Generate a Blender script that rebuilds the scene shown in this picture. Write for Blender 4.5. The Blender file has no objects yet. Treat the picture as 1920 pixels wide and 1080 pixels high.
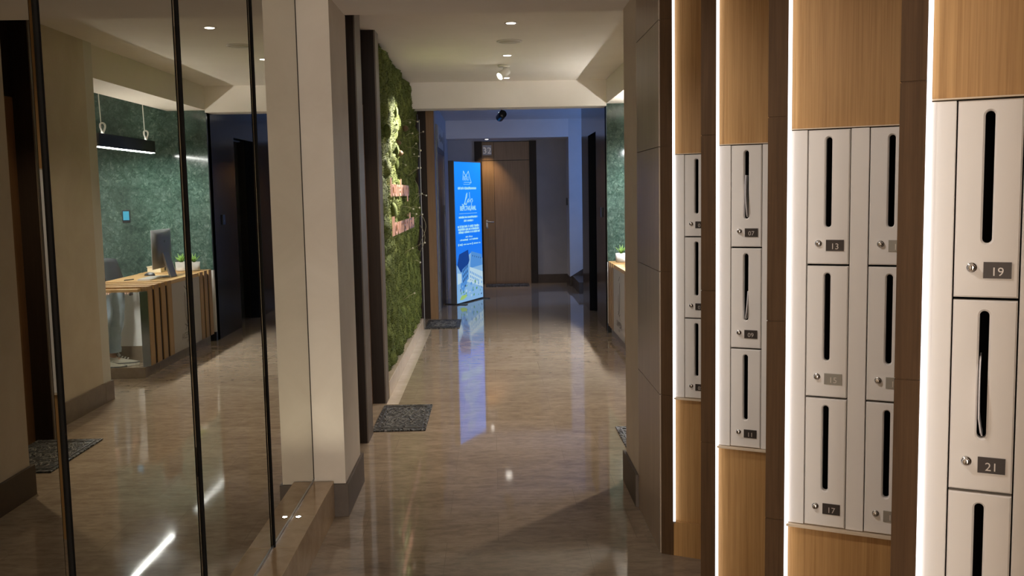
import bpy, bmesh, math, random
from mathutils import Vector, Matrix, noise
random.seed(7)
D = bpy.data
SC = bpy.context.scene
COL = SC.collection
PI = math.pi

# ------------------------------------------------------------------ helpers
class MB:
    """collects faces for ONE mesh object"""
    def __init__(s):
        s.v = []; s.f = []; s.m = []; s.smooth = []
    def add(s, verts, faces, mi=0, smooth=False):
        b = len(s.v); s.v += [tuple(v) for v in verts]
        for f in faces:
            s.f.append([b + i for i in f]); s.m.append(mi); s.smooth.append(smooth)
        return s
    def box(s, x0, x1, y0, y1, z0, z1, mi=0):
        x0, x1 = sorted((x0, x1)); y0, y1 = sorted((y0, y1)); z0, z1 = sorted((z0, z1))
        v = [(x0,y0,z0),(x1,y0,z0),(x1,y1,z0),(x0,y1,z0),(x0,y0,z1),(x1,y0,z1),(x1,y1,z1),(x0,y1,z1)]
        return s.add(v, [(0,3,2,1),(4,5,6,7),(0,1,5,4),(1,2,6,5),(2,3,7,6),(3,0,4,7)], mi)
    def fbox(s, F, a0, a1, b0, b1, c0, c1, mi=0):
        """box in frame F = (o, ea, eb, ec)"""
        o, ea, eb, ec = F
        P = lambda a, b, c: o + ea*a + eb*b + ec*c
        v = [P(a0,b0,c0),P(a1,b0,c0),P(a1,b1,c0),P(a0,b1,c0),P(a0,b0,c1),P(a1,b0,c1),P(a1,b1,c1),P(a0,b1,c1)]
        return s.add(v, [(0,3,2,1),(4,5,6,7),(0,1,5,4),(1,2,6,5),(2,3,7,6),(3,0,4,7)], mi)
    def quad(s, a, b, c, d, mi=0):
        return s.add([a,b,c,d], [(0,1,2,3)], mi)
    def tube(s, pts, rad, n=8, mi=0, cap=True):
        pts = [Vector(p) for p in pts]
        if not isinstance(rad, (list, tuple)): rad = [rad]*len(pts)
        rings = []; up = None; base = len(s.v); vs = []
        for i, p in enumerate(pts):
            t = (pts[min(i+1, len(pts)-1)] - pts[max(i-1, 0)])
            t = t.normalized() if t.length > 1e-9 else Vector((0,0,1))
            if up is None:
                up = Vector((0,0,1)) if abs(t.z) < .9 else Vector((1,0,0))
            a = t.cross(up)
            if a.length < 1e-5: a = t.cross(Vector((0,1,0)))
            a.normalize(); b = a.cross(t).normalized(); up = b
            for k in range(n):
                w = 2*PI*k/n
                vs.append(p + (a*math.cos(w) + b*math.sin(w))*rad[i])
        fs = []
        for i in range(len(pts)-1):
            for k in range(n):
                fs.append((i*n+k, i*n+(k+1)%n, (i+1)*n+(k+1)%n, (i+1)*n+k))
        if cap:
            fs.append(tuple(range(n))[::-1]); fs.append(tuple((len(pts)-1)*n+k for k in range(n)))
        return s.add(vs, fs, mi, True)
    def lathe(s, prof, F, n=24, mi=0, smooth=True):
        """prof: (radius, height) along ec of frame F"""
        o, ea, eb, ec = F
        vs = []
        for r, h in prof:
            for k in range(n):
                w = 2*PI*k/n
                vs.append(o + ea*(r*math.cos(w)) + eb*(r*math.sin(w)) + ec*h)
        fs = []
        for i in range(len(prof)-1):
            for k in range(n):
                fs.append((i*n+k, i*n+(k+1)%n, (i+1)*n+(k+1)%n, (i+1)*n+k))
        fs.append(tuple(range(n))[::-1]); fs.append(tuple((len(prof)-1)*n+k for k in range(n)))
        return s.add(vs, fs, mi, smooth)
    def poly(s, F, pts, c, mi=0):
        o, ea, eb, ec = F
        return s.add([o+ea*a+eb*b+ec*c for a, b in pts], [tuple(range(len(pts)))], mi)
    def prism(s, F, pts, c0, c1, mi=0):
        o, ea, eb, ec = F; n = len(pts)
        vs = [o+ea*a+eb*b+ec*c0 for a, b in pts] + [o+ea*a+eb*b+ec*c1 for a, b in pts]
        fs = [tuple(range(n))[::-1], tuple(range(n, 2*n))] + [(i, (i+1)%n, n+(i+1)%n, n+i) for i in range(n)]
        return s.add(vs, fs, mi)
    def stroke(s, F, pts, w, c0, c1, mi=0):
        """flat ribbon of width w following 2D pts in the frame plane"""
        for (a0,b0),(a1,b1) in zip(pts[:-1], pts[1:]):
            dx, dy = a1-a0, b1-b0; L = math.hypot(dx,dy) or 1e-6
            nx, ny = -dy/L*w/2, dx/L*w/2; ex, ey = dx/L*w*.3, dy/L*w*.3
            s.prism(F, [(a0-ex+nx,b0-ey+ny),(a0-ex-nx,b0-ey-ny),(a1+ex-nx,b1+ey-ny),(a1+ex+nx,b1+ey+ny)], c0, c1, mi)
        return s
    def build(s, name, mats, parent=None, fix=True, bevel=0):
        me = D.meshes.new(name)
        org = parent_org(parent)
        me.from_pydata([tuple(Vector(v)-org) for v in s.v], [], s.f)
        if not isinstance(mats, (list, tuple)): mats = [mats]
        for m in mats: me.materials.append(m)
        me.polygons.foreach_set('material_index', s.m)
        me.polygons.foreach_set('use_smooth', s.smooth)
        me.update()
        if fix:
            bm = bmesh.new(); bm.from_mesh(me)
            bmesh.ops.recalc_face_normals(bm, faces=bm.faces); bm.to_mesh(me); bm.free()
        o = D.objects.new(name, me); COL.objects.link(o)
        if parent is not None: o.parent = parent
        if bevel:
            b = o.modifiers.new('bev', 'BEVEL'); b.width = bevel; b.segments = 2; b.limit_method = 'ANGLE'
        return o

ORG = {}
def parent_org(p):
    v = Vector((0,0,0))
    while p is not None:
        v = v + p.location; p = p.parent
    return v
def tag(o, label=None, cat=None, group=None, kind=None):
    if label: o['label'] = label
    if cat: o['category'] = cat
    if group: o['group'] = group
    if kind: o['kind'] = kind
    return o
def thing(name, loc, label, cat, group=None):
    o = D.objects.new(name, None); o.empty_display_size = .1; COL.objects.link(o); o.location = loc
    return tag(o, label, cat, group)
def struct(name, mb, mat, parent=None, **k):
    o = mb.build(name, mat, parent, **k)
    if parent is None: o['kind'] = 'structure'
    return o
def copy_tree(o, delta=None, parent=None):
    c = o.copy(); COL.objects.link(c)
    if parent is not None: c.parent = parent
    elif delta is not None: c.location = o.location + Vector(delta)
    for ch in list(o.children): copy_tree(ch, None, c)
    return c
X, Y, Z = Vector((1,0,0)), Vector((0,1,0)), Vector((0,0,1))
def V(*a): return Vector(a)

def text_faces(txt, size, bold=0.0):
    cu = D.curves.new('txt', 'FONT'); cu.body = txt; cu.size = size; cu.align_x = 'CENTER'; cu.resolution_u = 3; cu.offset = bold
    o = D.objects.new('txt', cu); COL.objects.link(o)
    dg = bpy.context.evaluated_depsgraph_get(); dg.update()
    me = D.meshes.new_from_object(o.evaluated_get(dg))
    vs = [(v.co.x, v.co.y) for v in me.vertices]; fs = [tuple(p.vertices) for p in me.polygons]
    D.objects.remove(o); D.curves.remove(cu); D.meshes.remove(me)
    return vs, fs
def add_text(mb, F, txt, size, c, mi=0, sx=1.0, at=(0,0), bold=0.0, depth=0):
    vs, fs = text_faces(txt, size, bold); o, ea, eb, ec = F
    mb.add([o+ea*(at[0]+a*sx)+eb*(at[1]+b)+ec*c for a, b in vs], fs, mi)
    if depth:
        mb.add([o+ea*(at[0]+a*sx)+eb*(at[1]+b)+ec*(c-depth) for a, b in vs], fs, mi)
        n = len(vs); edges = {}
        for f in fs:
            for i in range(len(f)):
                e = tuple(sorted((f[i], f[(i+1)%len(f)]))); edges[e] = edges.get(e, 0)+1
        P = lambda i, cc: o+ea*(at[0]+vs[i][0]*sx)+eb*(at[1]+vs[i][1])+ec*cc
        for (i, j), cnt in edges.items():
            if cnt == 1: mb.add([P(i,c),P(j,c),P(j,c-depth),P(i,c-depth)], [(0,1,2,3)], mi)

# ------------------------------------------------------------------ materials
def newmat(name):
    m = D.materials.new(name); m.use_nodes = True
    nt = m.node_tree; b = nt.nodes['Principled BSDF']
    return m, nt, b
def plain(name, col, rough=.5, metal=0, spec=.5, emit=None, es=0):
    m, nt, b = newmat(name)
    b.inputs['Base Color'].default_value = (*col, 1); b.inputs['Roughness'].default_value = rough
    b.inputs['Metallic'].default_value = metal; b.inputs['Specular IOR Level'].default_value = spec
    if emit: b.inputs['Emission Color'].default_value = (*emit, 1); b.inputs['Emission Strength'].default_value = es
    return m
def nd(nt, t, **k):
    n = nt.nodes.new(t)
    for a, v in k.items(): setattr(n, a, v)
    return n
def pos(nt, scale=(1,1,1), rot=(0,0,0)):
    g = nd(nt, 'ShaderNodeNewGeometry'); mp = nd(nt, 'ShaderNodeMapping')
    mp.inputs['Scale'].default_value = scale; mp.inputs['Rotation'].default_value = rot
    nt.links.new(g.outputs['Position'], mp.inputs['Vector']); return mp.outputs['Vector']
def ramp(nt, fac, stops):
    r = nd(nt, 'ShaderNodeValToRGB'); e = r.color_ramp.elements
    while len(e) < len(stops): e.new(.5)
    for el, (p, c) in zip(e, stops): el.position = p; el.color = (*c, 1)
    nt.links.new(fac, r.inputs['Fac']); return r.outputs['Color']
def noise_tex(nt, vec, scale, detail=4, rough=.55, dist=0):
    n = nd(nt, 'ShaderNodeTexNoise'); n.inputs['Scale'].default_value = scale; n.inputs['Detail'].default_value = detail
    n.inputs['Roughness'].default_value = rough; n.inputs['Distortion'].default_value = dist
    nt.links.new(vec, n.inputs['Vector']); return n.outputs['Fac']
def mix(nt, fac, a, b, mode='MIX'):
    m = nd(nt, 'ShaderNodeMix', data_type='RGBA', blend_type=mode)
    for s, v in ((m.inputs[0], fac), (m.inputs[6], a), (m.inputs[7], b)):
        if isinstance(v, (int, float)): s.default_value = v
        elif isinstance(v, tuple): s.default_value = (*v, 1)
        else: nt.links.new(v, s)
    return m.outputs[2]
def bump(nt, b, h, strength=.2, dist=.01):
    n = nd(nt, 'ShaderNodeBump'); n.inputs['Strength'].default_value = strength; n.inputs['Distance'].default_value = dist
    nt.links.new(h, n.inputs['Height']); nt.links.new(n.outputs['Normal'], b.inputs['Normal'])

def plaster(name, c0, c1, rough=.7, sc=2.5):
    m, nt, b = newmat(name)
    f = noise_tex(nt, pos(nt), sc, 6, .6, .6)
    nt.links.new(ramp(nt, f, [(.3, c0), (.7, c1)]), b.inputs['Base Color']); b.inputs['Roughness'].default_value = rough
    bump(nt, b, noise_tex(nt, pos(nt), 60, 3), .05, .004); return m
def wood(name, c0, c1, c2, rough=.45, grain=(90,90,2.2), rot=(0,0,0), spec=.4):
    m, nt, b = newmat(name)
    v = pos(nt, grain, rot); f = noise_tex(nt, v, 1.0, 5, .65, .3)
    v2 = pos(nt, (grain[0]*4, grain[1]*4, grain[2]*1.5), rot); f2 = noise_tex(nt, v2, 1.0, 3, .6)
    c = ramp(nt, f, [(.28, c0), (.5, c1), (.75, c2)])
    c = mix(nt, .35, c, ramp(nt, f2, [(.35, c0), (.65, c2)]))
    nt.links.new(c, b.inputs['Base Color']); b.inputs['Roughness'].default_value = rough; b.inputs['Specular IOR Level'].default_value = spec
    bump(nt, b, f2, .08, .002); return m
def marble_floor():
    m, nt, b = newmat('floor_stone')
    g = pos(nt)
    br = nd(nt, 'ShaderNodeTexBrick'); br.offset = .37; br.inputs['Scale'].default_value = 1
    br.inputs['Brick Width'].default_value = .62; br.inputs['Row Height'].default_value = .38
    br.inputs['Mortar Size'].default_value = .0012; br.inputs['Mortar Smooth'].default_value = .2; br.inputs['Bias'].default_value = 0
    br.inputs['Color1'].default_value = (.31,.243,.187,1); br.inputs['Color2'].default_value = (.225,.173,.131,1); br.inputs['Mortar'].default_value = (.25,.195,.145,1)
    nt.links.new(g, br.inputs['Vector'])
    vein = noise_tex(nt, pos(nt, (1.5, 5, 1)), 1.0, 7, .62, 1.2)
    fine = noise_tex(nt, pos(nt, (11, 26, 1)), 1.0, 5, .7, .5)
    c = mix(nt, .55, br.outputs['Color'], ramp(nt, vein, [(.3, (.21,.158,.113)), (.55, (.35,.275,.2)), (.75, (.48,.395,.3))]), 'MIX')
    c = mix(nt, .26, c, ramp(nt, fine, [(.35, (.16,.118,.084)), (.62, (.52,.42,.31))]))
    c = mix(nt, br.outputs['Fac'], c, (.25,.195,.145))
    nt.links.new(c, b.inputs['Base Color'])
    r = nd(nt, 'ShaderNodeMapRange'); r.inputs[1].default_value = .3; r.inputs[2].default_value = .7; r.inputs[3].default_value = .03; r.inputs[4].default_value = .07
    nt.links.new(noise_tex(nt, pos(nt), 3, 4), r.inputs[0]); nt.links.new(r.outputs[0], b.inputs['Roughness'])
    bump(nt, b, noise_tex(nt, pos(nt, (.6,1,1)), 2.2, 2), .006, .02)
    return m
def green_stone():
    m, nt, b = newmat('green_marble')
    v = pos(nt)
    n1 = noise_tex(nt, v, 3.6, 9, .72, .9)
    n2 = noise_tex(nt, v, 20, 8, .78, .8)
    vo = nd(nt, 'ShaderNodeTexVoronoi', feature='DISTANCE_TO_EDGE'); vo.inputs['Scale'].default_value = 6
    w = nd(nt, 'ShaderNodeVectorMath', operation='ADD'); nn = nd(nt, 'ShaderNodeTexNoise'); nn.inputs['Scale'].default_value = 7; nn.inputs['Detail'].default_value = 6
    sc = nd(nt, 'ShaderNodeVectorMath', operation='SCALE'); sc.inputs[3].default_value = .35
    nt.links.new(v, nn.inputs['Vector']); nt.links.new(nn.outputs['Color'], sc.inputs[0]); nt.links.new(v, w.inputs[0]); nt.links.new(sc.outputs[0], w.inputs[1]); nt.links.new(w.outputs[0], vo.inputs['Vector'])
    base = ramp(nt, n1, [(.3, (.018,.040,.030)), (.5, (.046,.082,.066)), (.72, (.10,.155,.13))])
    base = mix(nt, .62, base, ramp(nt, n2, [(.35, (.012,.027,.02)), (.55, (.065,.115,.094)), (.72, (.26,.33,.29))]))
    veins = ramp(nt, vo.outputs['Distance'], [(0.0, (1,1,1)), (.045, (0,0,0))])
    vm = nd(nt, 'ShaderNodeMath', operation='MULTIPLY'); vm.inputs[1].default_value = .8; nt.links.new(veins, vm.inputs[0])
    big = noise_tex(nt, v, 1.1, 5, .6, 1.5)
    base = mix(nt, 1.0, base, ramp(nt, big, [(.3, (.42,.42,.42)), (.7, (1,1,1))]), 'MULTIPLY')
    base = mix(nt, vm.outputs[0], base, (.012,.03,.022))
    nt.links.new(base, b.inputs['Base Color']); b.inputs['Roughness'].default_value = .09; return m
def moss_mat(name, cols):
    m, nt, b = newmat(name)
    a = noise_tex(nt, pos(nt), 9, 5, .6); c = noise_tex(nt, pos(nt), 70, 3, .7)
    k = ramp(nt, a, [(.32, cols[0]), (.5, cols[1]), (.68, cols[2])])
    k = mix(nt, .45, k, ramp(nt, c, [(.3, cols[0]), (.7, cols[2])]))
    nt.links.new(k, b.inputs['Base Color']); b.inputs['Roughness'].default_value = .85; b.inputs['Specular IOR Level'].default_value = .15
    return m
def mat_rubber():
    m, nt, b = newmat('mat_rubber')
    v = pos(nt, (1, 1, 0))
    wv = nd(nt, 'ShaderNodeTexWave', wave_type='BANDS', bands_direction='DIAGONAL'); wv.inputs['Scale'].default_value = 9; wv.inputs['Distortion'].default_value = 14
    wv.inputs['Detail'].default_value = 2; wv.inputs['Detail Scale'].default_value = 1.4
    nt.links.new(v, wv.inputs['Vector'])
    c = ramp(nt, wv.outputs['Fac'], [(.55, (.035,.034,.033)), (.8, (.075,.072,.068)), (.97, (.15,.145,.137))])
    nt.links.new(c, b.inputs['Base Color']); b.inputs['Roughness'].default_value = .5
    bump(nt, b, wv.outputs['Fac'], .9, .02); return m
def glassmat(name, col=(1,1,1)):
    m, nt, b = newmat(name)
    b.inputs['Base Color'].default_value = (*col, 1); b.inputs['Transmission Weight'].default_value = 1; b.inputs['Roughness'].default_value = .02; b.inputs['IOR'].default_value = 1.45
    return m
def emit(name, col, s):
    return plain(name, tuple(.1*c for c in col), .5, 0, .2, col, s)

M = {}
M['floor'] = marble_floor()
M['strip'] = plaster('floor_border_stone', (.50,.42,.32), (.62,.53,.42), .15, 6)
M['wall'] = plaster('beige_plaster', (.56,.48,.385), (.64,.56,.46), .6)
M['ceil'] = plaster('ceiling_paint', (.76,.71,.65), (.80,.75,.69), .75)
M['white'] = plaster('white_plaster', (.62,.60,.57), (.68,.66,.63), .7)
M['grey'] = plaster('grey_plaster', (.36,.345,.34), (.42,.40,.395), .7)
M['base'] = plaster('skirting_stone', (.075,.052,.036), (.098,.071,.05), .6, 12)
M['base2'] = plaster('right_skirting_stone', (.17,.13,.09), (.22,.17,.12), .3, 12)
M['ledge'] = plaster('ledge_stone', (.40,.27,.155), (.52,.37,.23), .1, 10)
M['marble_base'] = plaster('pale_marble', (.50,.40,.29), (.60,.49,.36), .25, 8)
M['oak'] = wood('oak_veneer', (.33,.165,.050), (.46,.25,.088), (.57,.335,.13), .5)
M['fin'] = wood('shaded_fin_oak', (.050,.025,.010), (.070,.036,.015), (.094,.050,.022), .6, (60,60,3), (.5,.3,0), .15)  # same oak as the bays, with the fins' shade put into a darker colour
M['taupe'] = wood('taupe_veneer', (.28,.205,.145), (.345,.26,.185), (.41,.315,.23), .35, (30,30,1.6))
M['dkwood'] = wood('dark_door_wood', (.014,.008,.005), (.021,.012,.0075), (.03,.018,.011), .5, spec=.2)
M['doorwood'] = wood('door_leaf_wood', (.15,.078,.034), (.20,.106,.048), (.25,.138,.066), .4)
M['pierwood'] = wood('pier_wood', (.16,.083,.03), (.21,.112,.044), (.26,.145,.06), .45)
M['edge'] = plain('pale_edge_trim', (.42,.33,.25), .35, .2)
M['box'] = plain('mailbox_paint', (.86,.81,.76), .42)
M['dark'] = plain('black_void', (.006,.005,.005), .9, 0, .1)
M['trim9'] = plain('pale_oak_edge', (.74,.60,.44), .5)
M['cedge'] = plain('casing_edge_wood', (.13,.098,.072), .45)
M['gap'] = plain('shadow_gap', (.03,.02,.014), .8)
M['chrome'] = plain('chrome', (.78,.77,.75), .12, 1)
M['plate'] = plain('number_plate_steel', (.045,.036,.033), .35, .3)
M['numeral'] = plain('etched_numeral', (.62,.58,.54), .35, .3)
M['led'] = emit('led_strip_glow', (.98,.96,1.0), 2.4)
M['mirror'] = plain('mirror_silver', (.60,.585,.51), 0.0, 1)
M['polish'] = plain('polished_steel', (.85,.86,.85), 0.02, 1)
M['bronze'] = plain('dark_bronze', (.006,.005,.004), .8, 0, .06)
M['steel'] = plain('brushed_steel', (.42,.43,.44), .28, 1)
M['gun'] = plain('dark_steel_panel', (.12,.125,.135), .38, .6)
M['blackglass'] = plain('black_glass', (.010,.012,.018), .16, 0, .3)
M['black'] = plain('black_paint', (.01,.01,.012), .35)
M['rubber'] = mat_rubber()
M['green'] = green_stone()
M['lamp'] = emit('downlight_lens', (1,.93,.83), 14)
M['spotlens'] = emit('spotlight_lens', (1,.94,.80), 30)
M['whitepaint'] = plain('white_fixture_paint', (.72,.69,.63), .4)
M['grille'] = plain('speaker_grille', (.52,.48,.41), .7)
M['pend_led'] = emit('pendant_led', (.96,.98,1.0), 420)
M['pend_up'] = emit('pendant_uplight', (1,.96,.88), 300)
M['cord'] = plain('white_cord', (.75,.75,.73), .5)
M['deskwood'] = wood('plywood_edge', (.46,.28,.11), (.58,.37,.16), (.68,.46,.22), .4, (12,70,70))
M['slat'] = wood('desk_slat_wood', (.27,.155,.058), (.37,.22,.088), (.46,.29,.13), .45)
M['deskpanel'] = plain('desk_grey_panel', (.40,.355,.32), .4)
M['logo'] = plain('desk_logo_ink', (.13,.10,.085), .5)
M['alu'] = plain('aluminium', (.28,.285,.295), .4, .5)
M['plastic_w'] = plain('white_plastic', (.78,.78,.76), .35)
M['pot'] = plain('white_ceramic', (.74,.73,.70), .3)
M['leaf'] = plain('succulent_leaf', (.16,.30,.06), .5)
M['soil'] = plain('potting_soil', (.03,.02,.014), .9)
M['cream'] = plain('cream_card', (.74,.66,.46), .6)
M['leather'] = plain('black_leather', (.018,.019,.022), .45)
M['tablet'] = emit('tablet_screen', (.10,.55,.85), .75)
M['env'] = plain('envelope_paper', (.78,.76,.78), .5)
M['copper'] = plain('rose_copper', (.75,.43,.33), .3, .6)
M['skin'] = plain('skin', (.55,.34,.25), .5)
M['denim'] = plaster('pale_denim', (.33,.42,.52), (.46,.56,.66), .9, 8)
M['shirt'] = plain('cream_sweater', (.55,.50,.44), .9)
M['hair'] = plain('brown_hair', (.05,.03,.02), .6)
M['shoe'] = plain('white_trainer', (.70,.67,.58), .6)
M['shoedk'] = plain('grey_trainer_trim', (.14,.135,.13), .6)
M['moss'] = moss_mat('moss', [(.013,.021,.004), (.052,.072,.013), (.19,.215,.06)])
M['moss2'] = moss_mat('moss_cushion', [(.03,.046,.010), (.085,.11,.026), (.19,.22,.07)])
M['twig'] = plain('dried_stem', (.30,.26,.16), .7)
M['bead'] = plain('dried_white_bud', (.70,.66,.55), .7)
M['cone'] = plain('brown_pod', (.10,.055,.025), .7)
M['glass'] = glassmat('window_glass')

# ------------------------------------------------------------------ camera
F_PX = 1810.0
yaw, pitch, roll, H = .01935, .09878, -.01890, 1.55
cy, sy, cp, sp = math.cos(yaw), math.sin(yaw), math.cos(pitch), math.sin(pitch)
fw = V(sy*cp, cy*cp, -sp); rt = V(cy, -sy, 0); up = rt.cross(fw)
c_, s_ = math.cos(roll), math.sin(roll)
r2 = rt*c_ + up*s_; u2 = -rt*s_ + up*c_
cam = D.cameras.new('camera'); cam.lens = F_PX*36/1920; cam.sensor_width = 36; cam.sensor_fit = 'HORIZONTAL'; cam.clip_start = .05
co = D.objects.new('camera', cam); COL.objects.link(co)
co.matrix_world = Matrix(((r2.x,u2.x,-fw.x,0),(r2.y,u2.y,-fw.y,0),(r2.z,u2.z,-fw.z,H),(0,0,0,1)))
SC.camera = co

# ------------------------------------------------------------------ setting
XM = -.887
struct('floor', MB().box(-1.3,4.2,-4.6,17.2,-.1,0), M['floor'])
ZN, ZC = 2.47, 2.73
c = MB(); c.box(-1.3,1.4,-4.6,5.08,ZN,ZN+.4); struct('ceiling', c, M['ceil'])
struct('ceiling', MB().box(-1.3,3.1,5.08,10.62,ZC,ZC+.14), M['ceil'])
struct('ceiling', MB().box(-1.3,4.2,10.62,15.8,2.72,2.86), M['ceil'])
struct('ceiling', MB().box(-1.3,1.266,15.8,16.8,2.43,2.86), M['ceil'])
struct('trim_1', MB().box(-1.1,1.25,10.45,10.74,2.455,ZC), M['ceil'])                  # beam across
struct('trim_2', MB().box(1.25,1.66,7.34,10.48,2.48,ZC), M['ceil'])                   # bulkhead over the niche
# left side
struct('wall_left', MB().box(-1.15,-.905,-4.6,4.58,0,ZN), M['wall'])
struct('wall_left', MB().box(-1.15,-.735,4.58,5.1,0,ZN), M['wall'])              # pillar
struct('baseboard_left', MB().box(-1.0,-.722,4.566,5.14,0,.162), M['base'], bevel=.002)
struct('wall_left', MB().box(-1.15,-.95,5.1,7.1,0,ZC), M['wall'])
struct('wall_left', MB().box(-1.15,-.93,7.1,12.0,0,ZC), M['dkwood'])
struct('wall_left', MB().box(-1.15,-.72,12.0,15.8,0,2.72), M['grey'])
struct('wall_left', MB().box(-1.15,-.72,15.8,16.6,0,2.72), M['grey'])
# mirror ledge
lg = MB()
for a, b in ((.2,3.6885),(3.6915,4.566)): lg.box(-.905,-.79,a,b,0,.178)
struct('trim_3', lg, M['ledge'], bevel=.002)
# right side
struct('wall_right', MB().box(.692,1.30,4.60,5.03,0,ZN), M['wall'])              # pillar
struct('baseboard_right', MB().box(.676,1.2,4.60,5.06,0,.162), M['base'], bevel=.002)
struct('wall_right', MB().box(1.25,1.42,5.03,6.25,0,ZC), M['wall'])
struct('wall_right', MB().box(1.222,1.42,6.2,7.34,0,ZC), M['wall'])
struct('wall_right', MB().box(1.222,3.0,7.34,7.49,0,ZC), M['white'])              # near end of the niche
struct('baseboard_right', MB().box(1.207,1.3,6.32,7.34,0,.155), M['base2'], bevel=.002)
struct('baseboard_right', MB().box(1.207,2.9,7.34,7.505,0,.152), M['base2'], bevel=.002)
struct('wall_right', MB().box(2.9,3.05,7.34,10.6,0,ZC), M['white'])
gw = MB()
for a, b in ((0.0,.772),(.7728,1.435),(1.4358,2.095),(2.0958,ZC)): gw.box(1.30 if a < .5 else 1.25,2.9,10.48,10.52,a,b)
struct('wall_back', gw, M['green'])
struct('wall_back', MB().box(1.25,3.05,10.52,10.62,0,ZC), M['gap'])
struct('trim_4', MB().box(1.25,1.30,10.47,10.52,.10,.772), M['white'])
struct('baseboard_back', MB().box(1.246,1.30,10.46,10.52,0,.10), M['black'])
# dark glossy wall with a doorway
dw = MB(); dw.box(1.25,1.36,10.52,11.55,0,2.72); dw.box(1.25,1.36,12.47,13.35,0,2.72); dw.box(1.25,1.36,11.55,12.47,2.25,2.72)
struct('wall_right', dw, M['blackglass'])
d3 = MB(); d3.box(1.45,1.5,11.55,12.47,0,2.25); d3.box(1.36,1.5,12.47,12.5,0,2.25); d3.box(1.36,1.5,11.52,11.55,0,2.25)
struct('door_3', d3, M['black'])
struct('wall_right', MB().box(1.36,1.42,10.62,11.5,0,2.72).box(1.36,1.42,12.5,13.35,0,2.72), M['gap'])
# stair hall on the right
struct('wall_back', MB().box(1.266,3.6,15.8,15.95,0,2.72), M['white'])
struct('wall_right', MB().box(1.266,1.42,15.95,16.5,0,2.72), M['white'])
struct('baseboard_right', MB().box(1.255,1.44,15.95,16.4,0,.15).box(1.255,1.30,15.785,15.95,0,.15), M['base'])
struct('wall_front', MB().box(1.36,3.6,13.2,13.35,0,2.72), M['white'])
wr = MB(); wr.box(3.45,3.6,13.35,13.6,0,2.72); wr.box(3.45,3.6,15.4,15.8,0,2.72); wr.box(3.45,3.6,13.6,15.4,0,.9); wr.box(3.45,3.6,13.6,15.4,2.5,2.72)
struct('wall_right', wr, M['white'])
st = MB(); n = 8
for i in range(n): st.box(1.30+.28*i, 1.30+.28*n if i == 0 else 3.44, 14.55, 15.78, .17*i, .17*(i+1))
o = struct('trim_5', st, M['base'])
sk = MB(); sk.prism((V(0,15.785,0),X,Z,Y), [(1.266,0),(1.266,.15),(3.0,.15+1.734*.607),(3.0,1.734*.607)], -.012, .0)
struct('trim_6', sk, M['base'])
wn = MB(); 
for y0, y1 in ((13.6,13.66),(14.47,14.53),(15.34,15.4)): wn.box(3.47,3.54,y0,y1,.9,2.5)
wn.box(3.47,3.54,13.6,15.4,.9,.96); wn.box(3.47,3.54,13.6,15.4,2.44,2.5)
w1 = struct('window_1', wn, M['whitepaint'])
MB().box(3.50,3.506,13.66,15.34,.96,2.44).build('pane', M['glass'], w1)
# far wall
struct('wall_back', MB().box(-1.15,-.273,16.4,16.55,0,2.43).box(.768,1.42,16.4,16.55,0,2.43).box(-.273,.768,16.40,16.55,2.41,2.44), M['grey'])
struct('baseboard_back', MB().box(.77,1.266,16.385,16.4,0,.15).box(-.72,-.275,16.385,16.4,0,.15), M['base'])
# closing walls behind the camera
struct('wall_front', MB().box(-1.3,1.4,-4.6,-4.5,0,ZN), M['wall'])
# floor border strip beside the planted wall
fs = MB()
for a, b in ((7.06,8.0),(8.003,9.0),(9.003,10.0),(10.003,11.0)): fs.box(-.81,-.722,a,b,-.02,.0015)
struct('trim_7', fs, M['strip'])
struct('trim_8', MB().box(-.95,-.81,7.3,11.05,0,.125), M['marble_base'], bevel=.003)

UY = 4.05
t = thing('ledge_uplight', (-.858,UY,.178), 'tiny bright uplight set in the stone ledge beside the mirror', 'uplight')
MB().lathe([(.013,0),(.013,.003),(.010,.003),(.010,.001)], (V(-.858,UY,.178),X,Y,Z), 20).build('ring', M['chrome'], t)
MB().lathe([(.0098,.0012),(.0098,.0028),(.001,.003)], (V(-.858,UY,.178),X,Y,Z), 16).build('lens', emit('uplight_lens', (1,.97,.9), 60), t)
# ---- door 1 (left, first mat) : casings, recessed leaf
d1 = struct('door_1', MB().box(-.95,-.915,6.2,7.1,0,2.2), M['doorwood'])
MB().box(-.95,-.81,5.95,6.2,0,ZC).build('casing', M['dkwood'], d1)
MB().box(-.81,-.803,5.955,6.2,0,ZC).build('casing_edge', M['cedge'], d1)
MB().box(-.95,-.825,7.1,7.3,0,ZC).build('casing', M['dkwood'], d1)
MB().box(-.825,-.815,7.105,7.3,0,ZC).build('casing_edge', M['cedge'], d1)
MB().box(-.95,-.917,6.2,7.1,2.205,ZC).build('door_head', M['dkwood'], d1)
# ---- door 2 (left, past the planted wall)
d2 = struct('door_2', MB().box(-.93,-.905,11.15,11.95,0,2.45), M['dkwood'])
MB().box(-.93,-.82,11.05,11.15,0,2.45).build('casing', M['dkwood'], d2)
MB().box(-.868,-.86,11.94,11.95,0,2.45).build('casing_edge', M['steel'], d2)
MB().box(-.905,-.785,11.95,12.0,0,2.6).build('casing', M['dkwood'], d2)
MB().box(-.785,-.705,11.945,12.0,0,2.6).build('casing', M['pierwood'], d2)
MB().box(-.705,-.69,11.955,12.1,0,2.6).build('casing_edge', M['pierwood'], d2)
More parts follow.
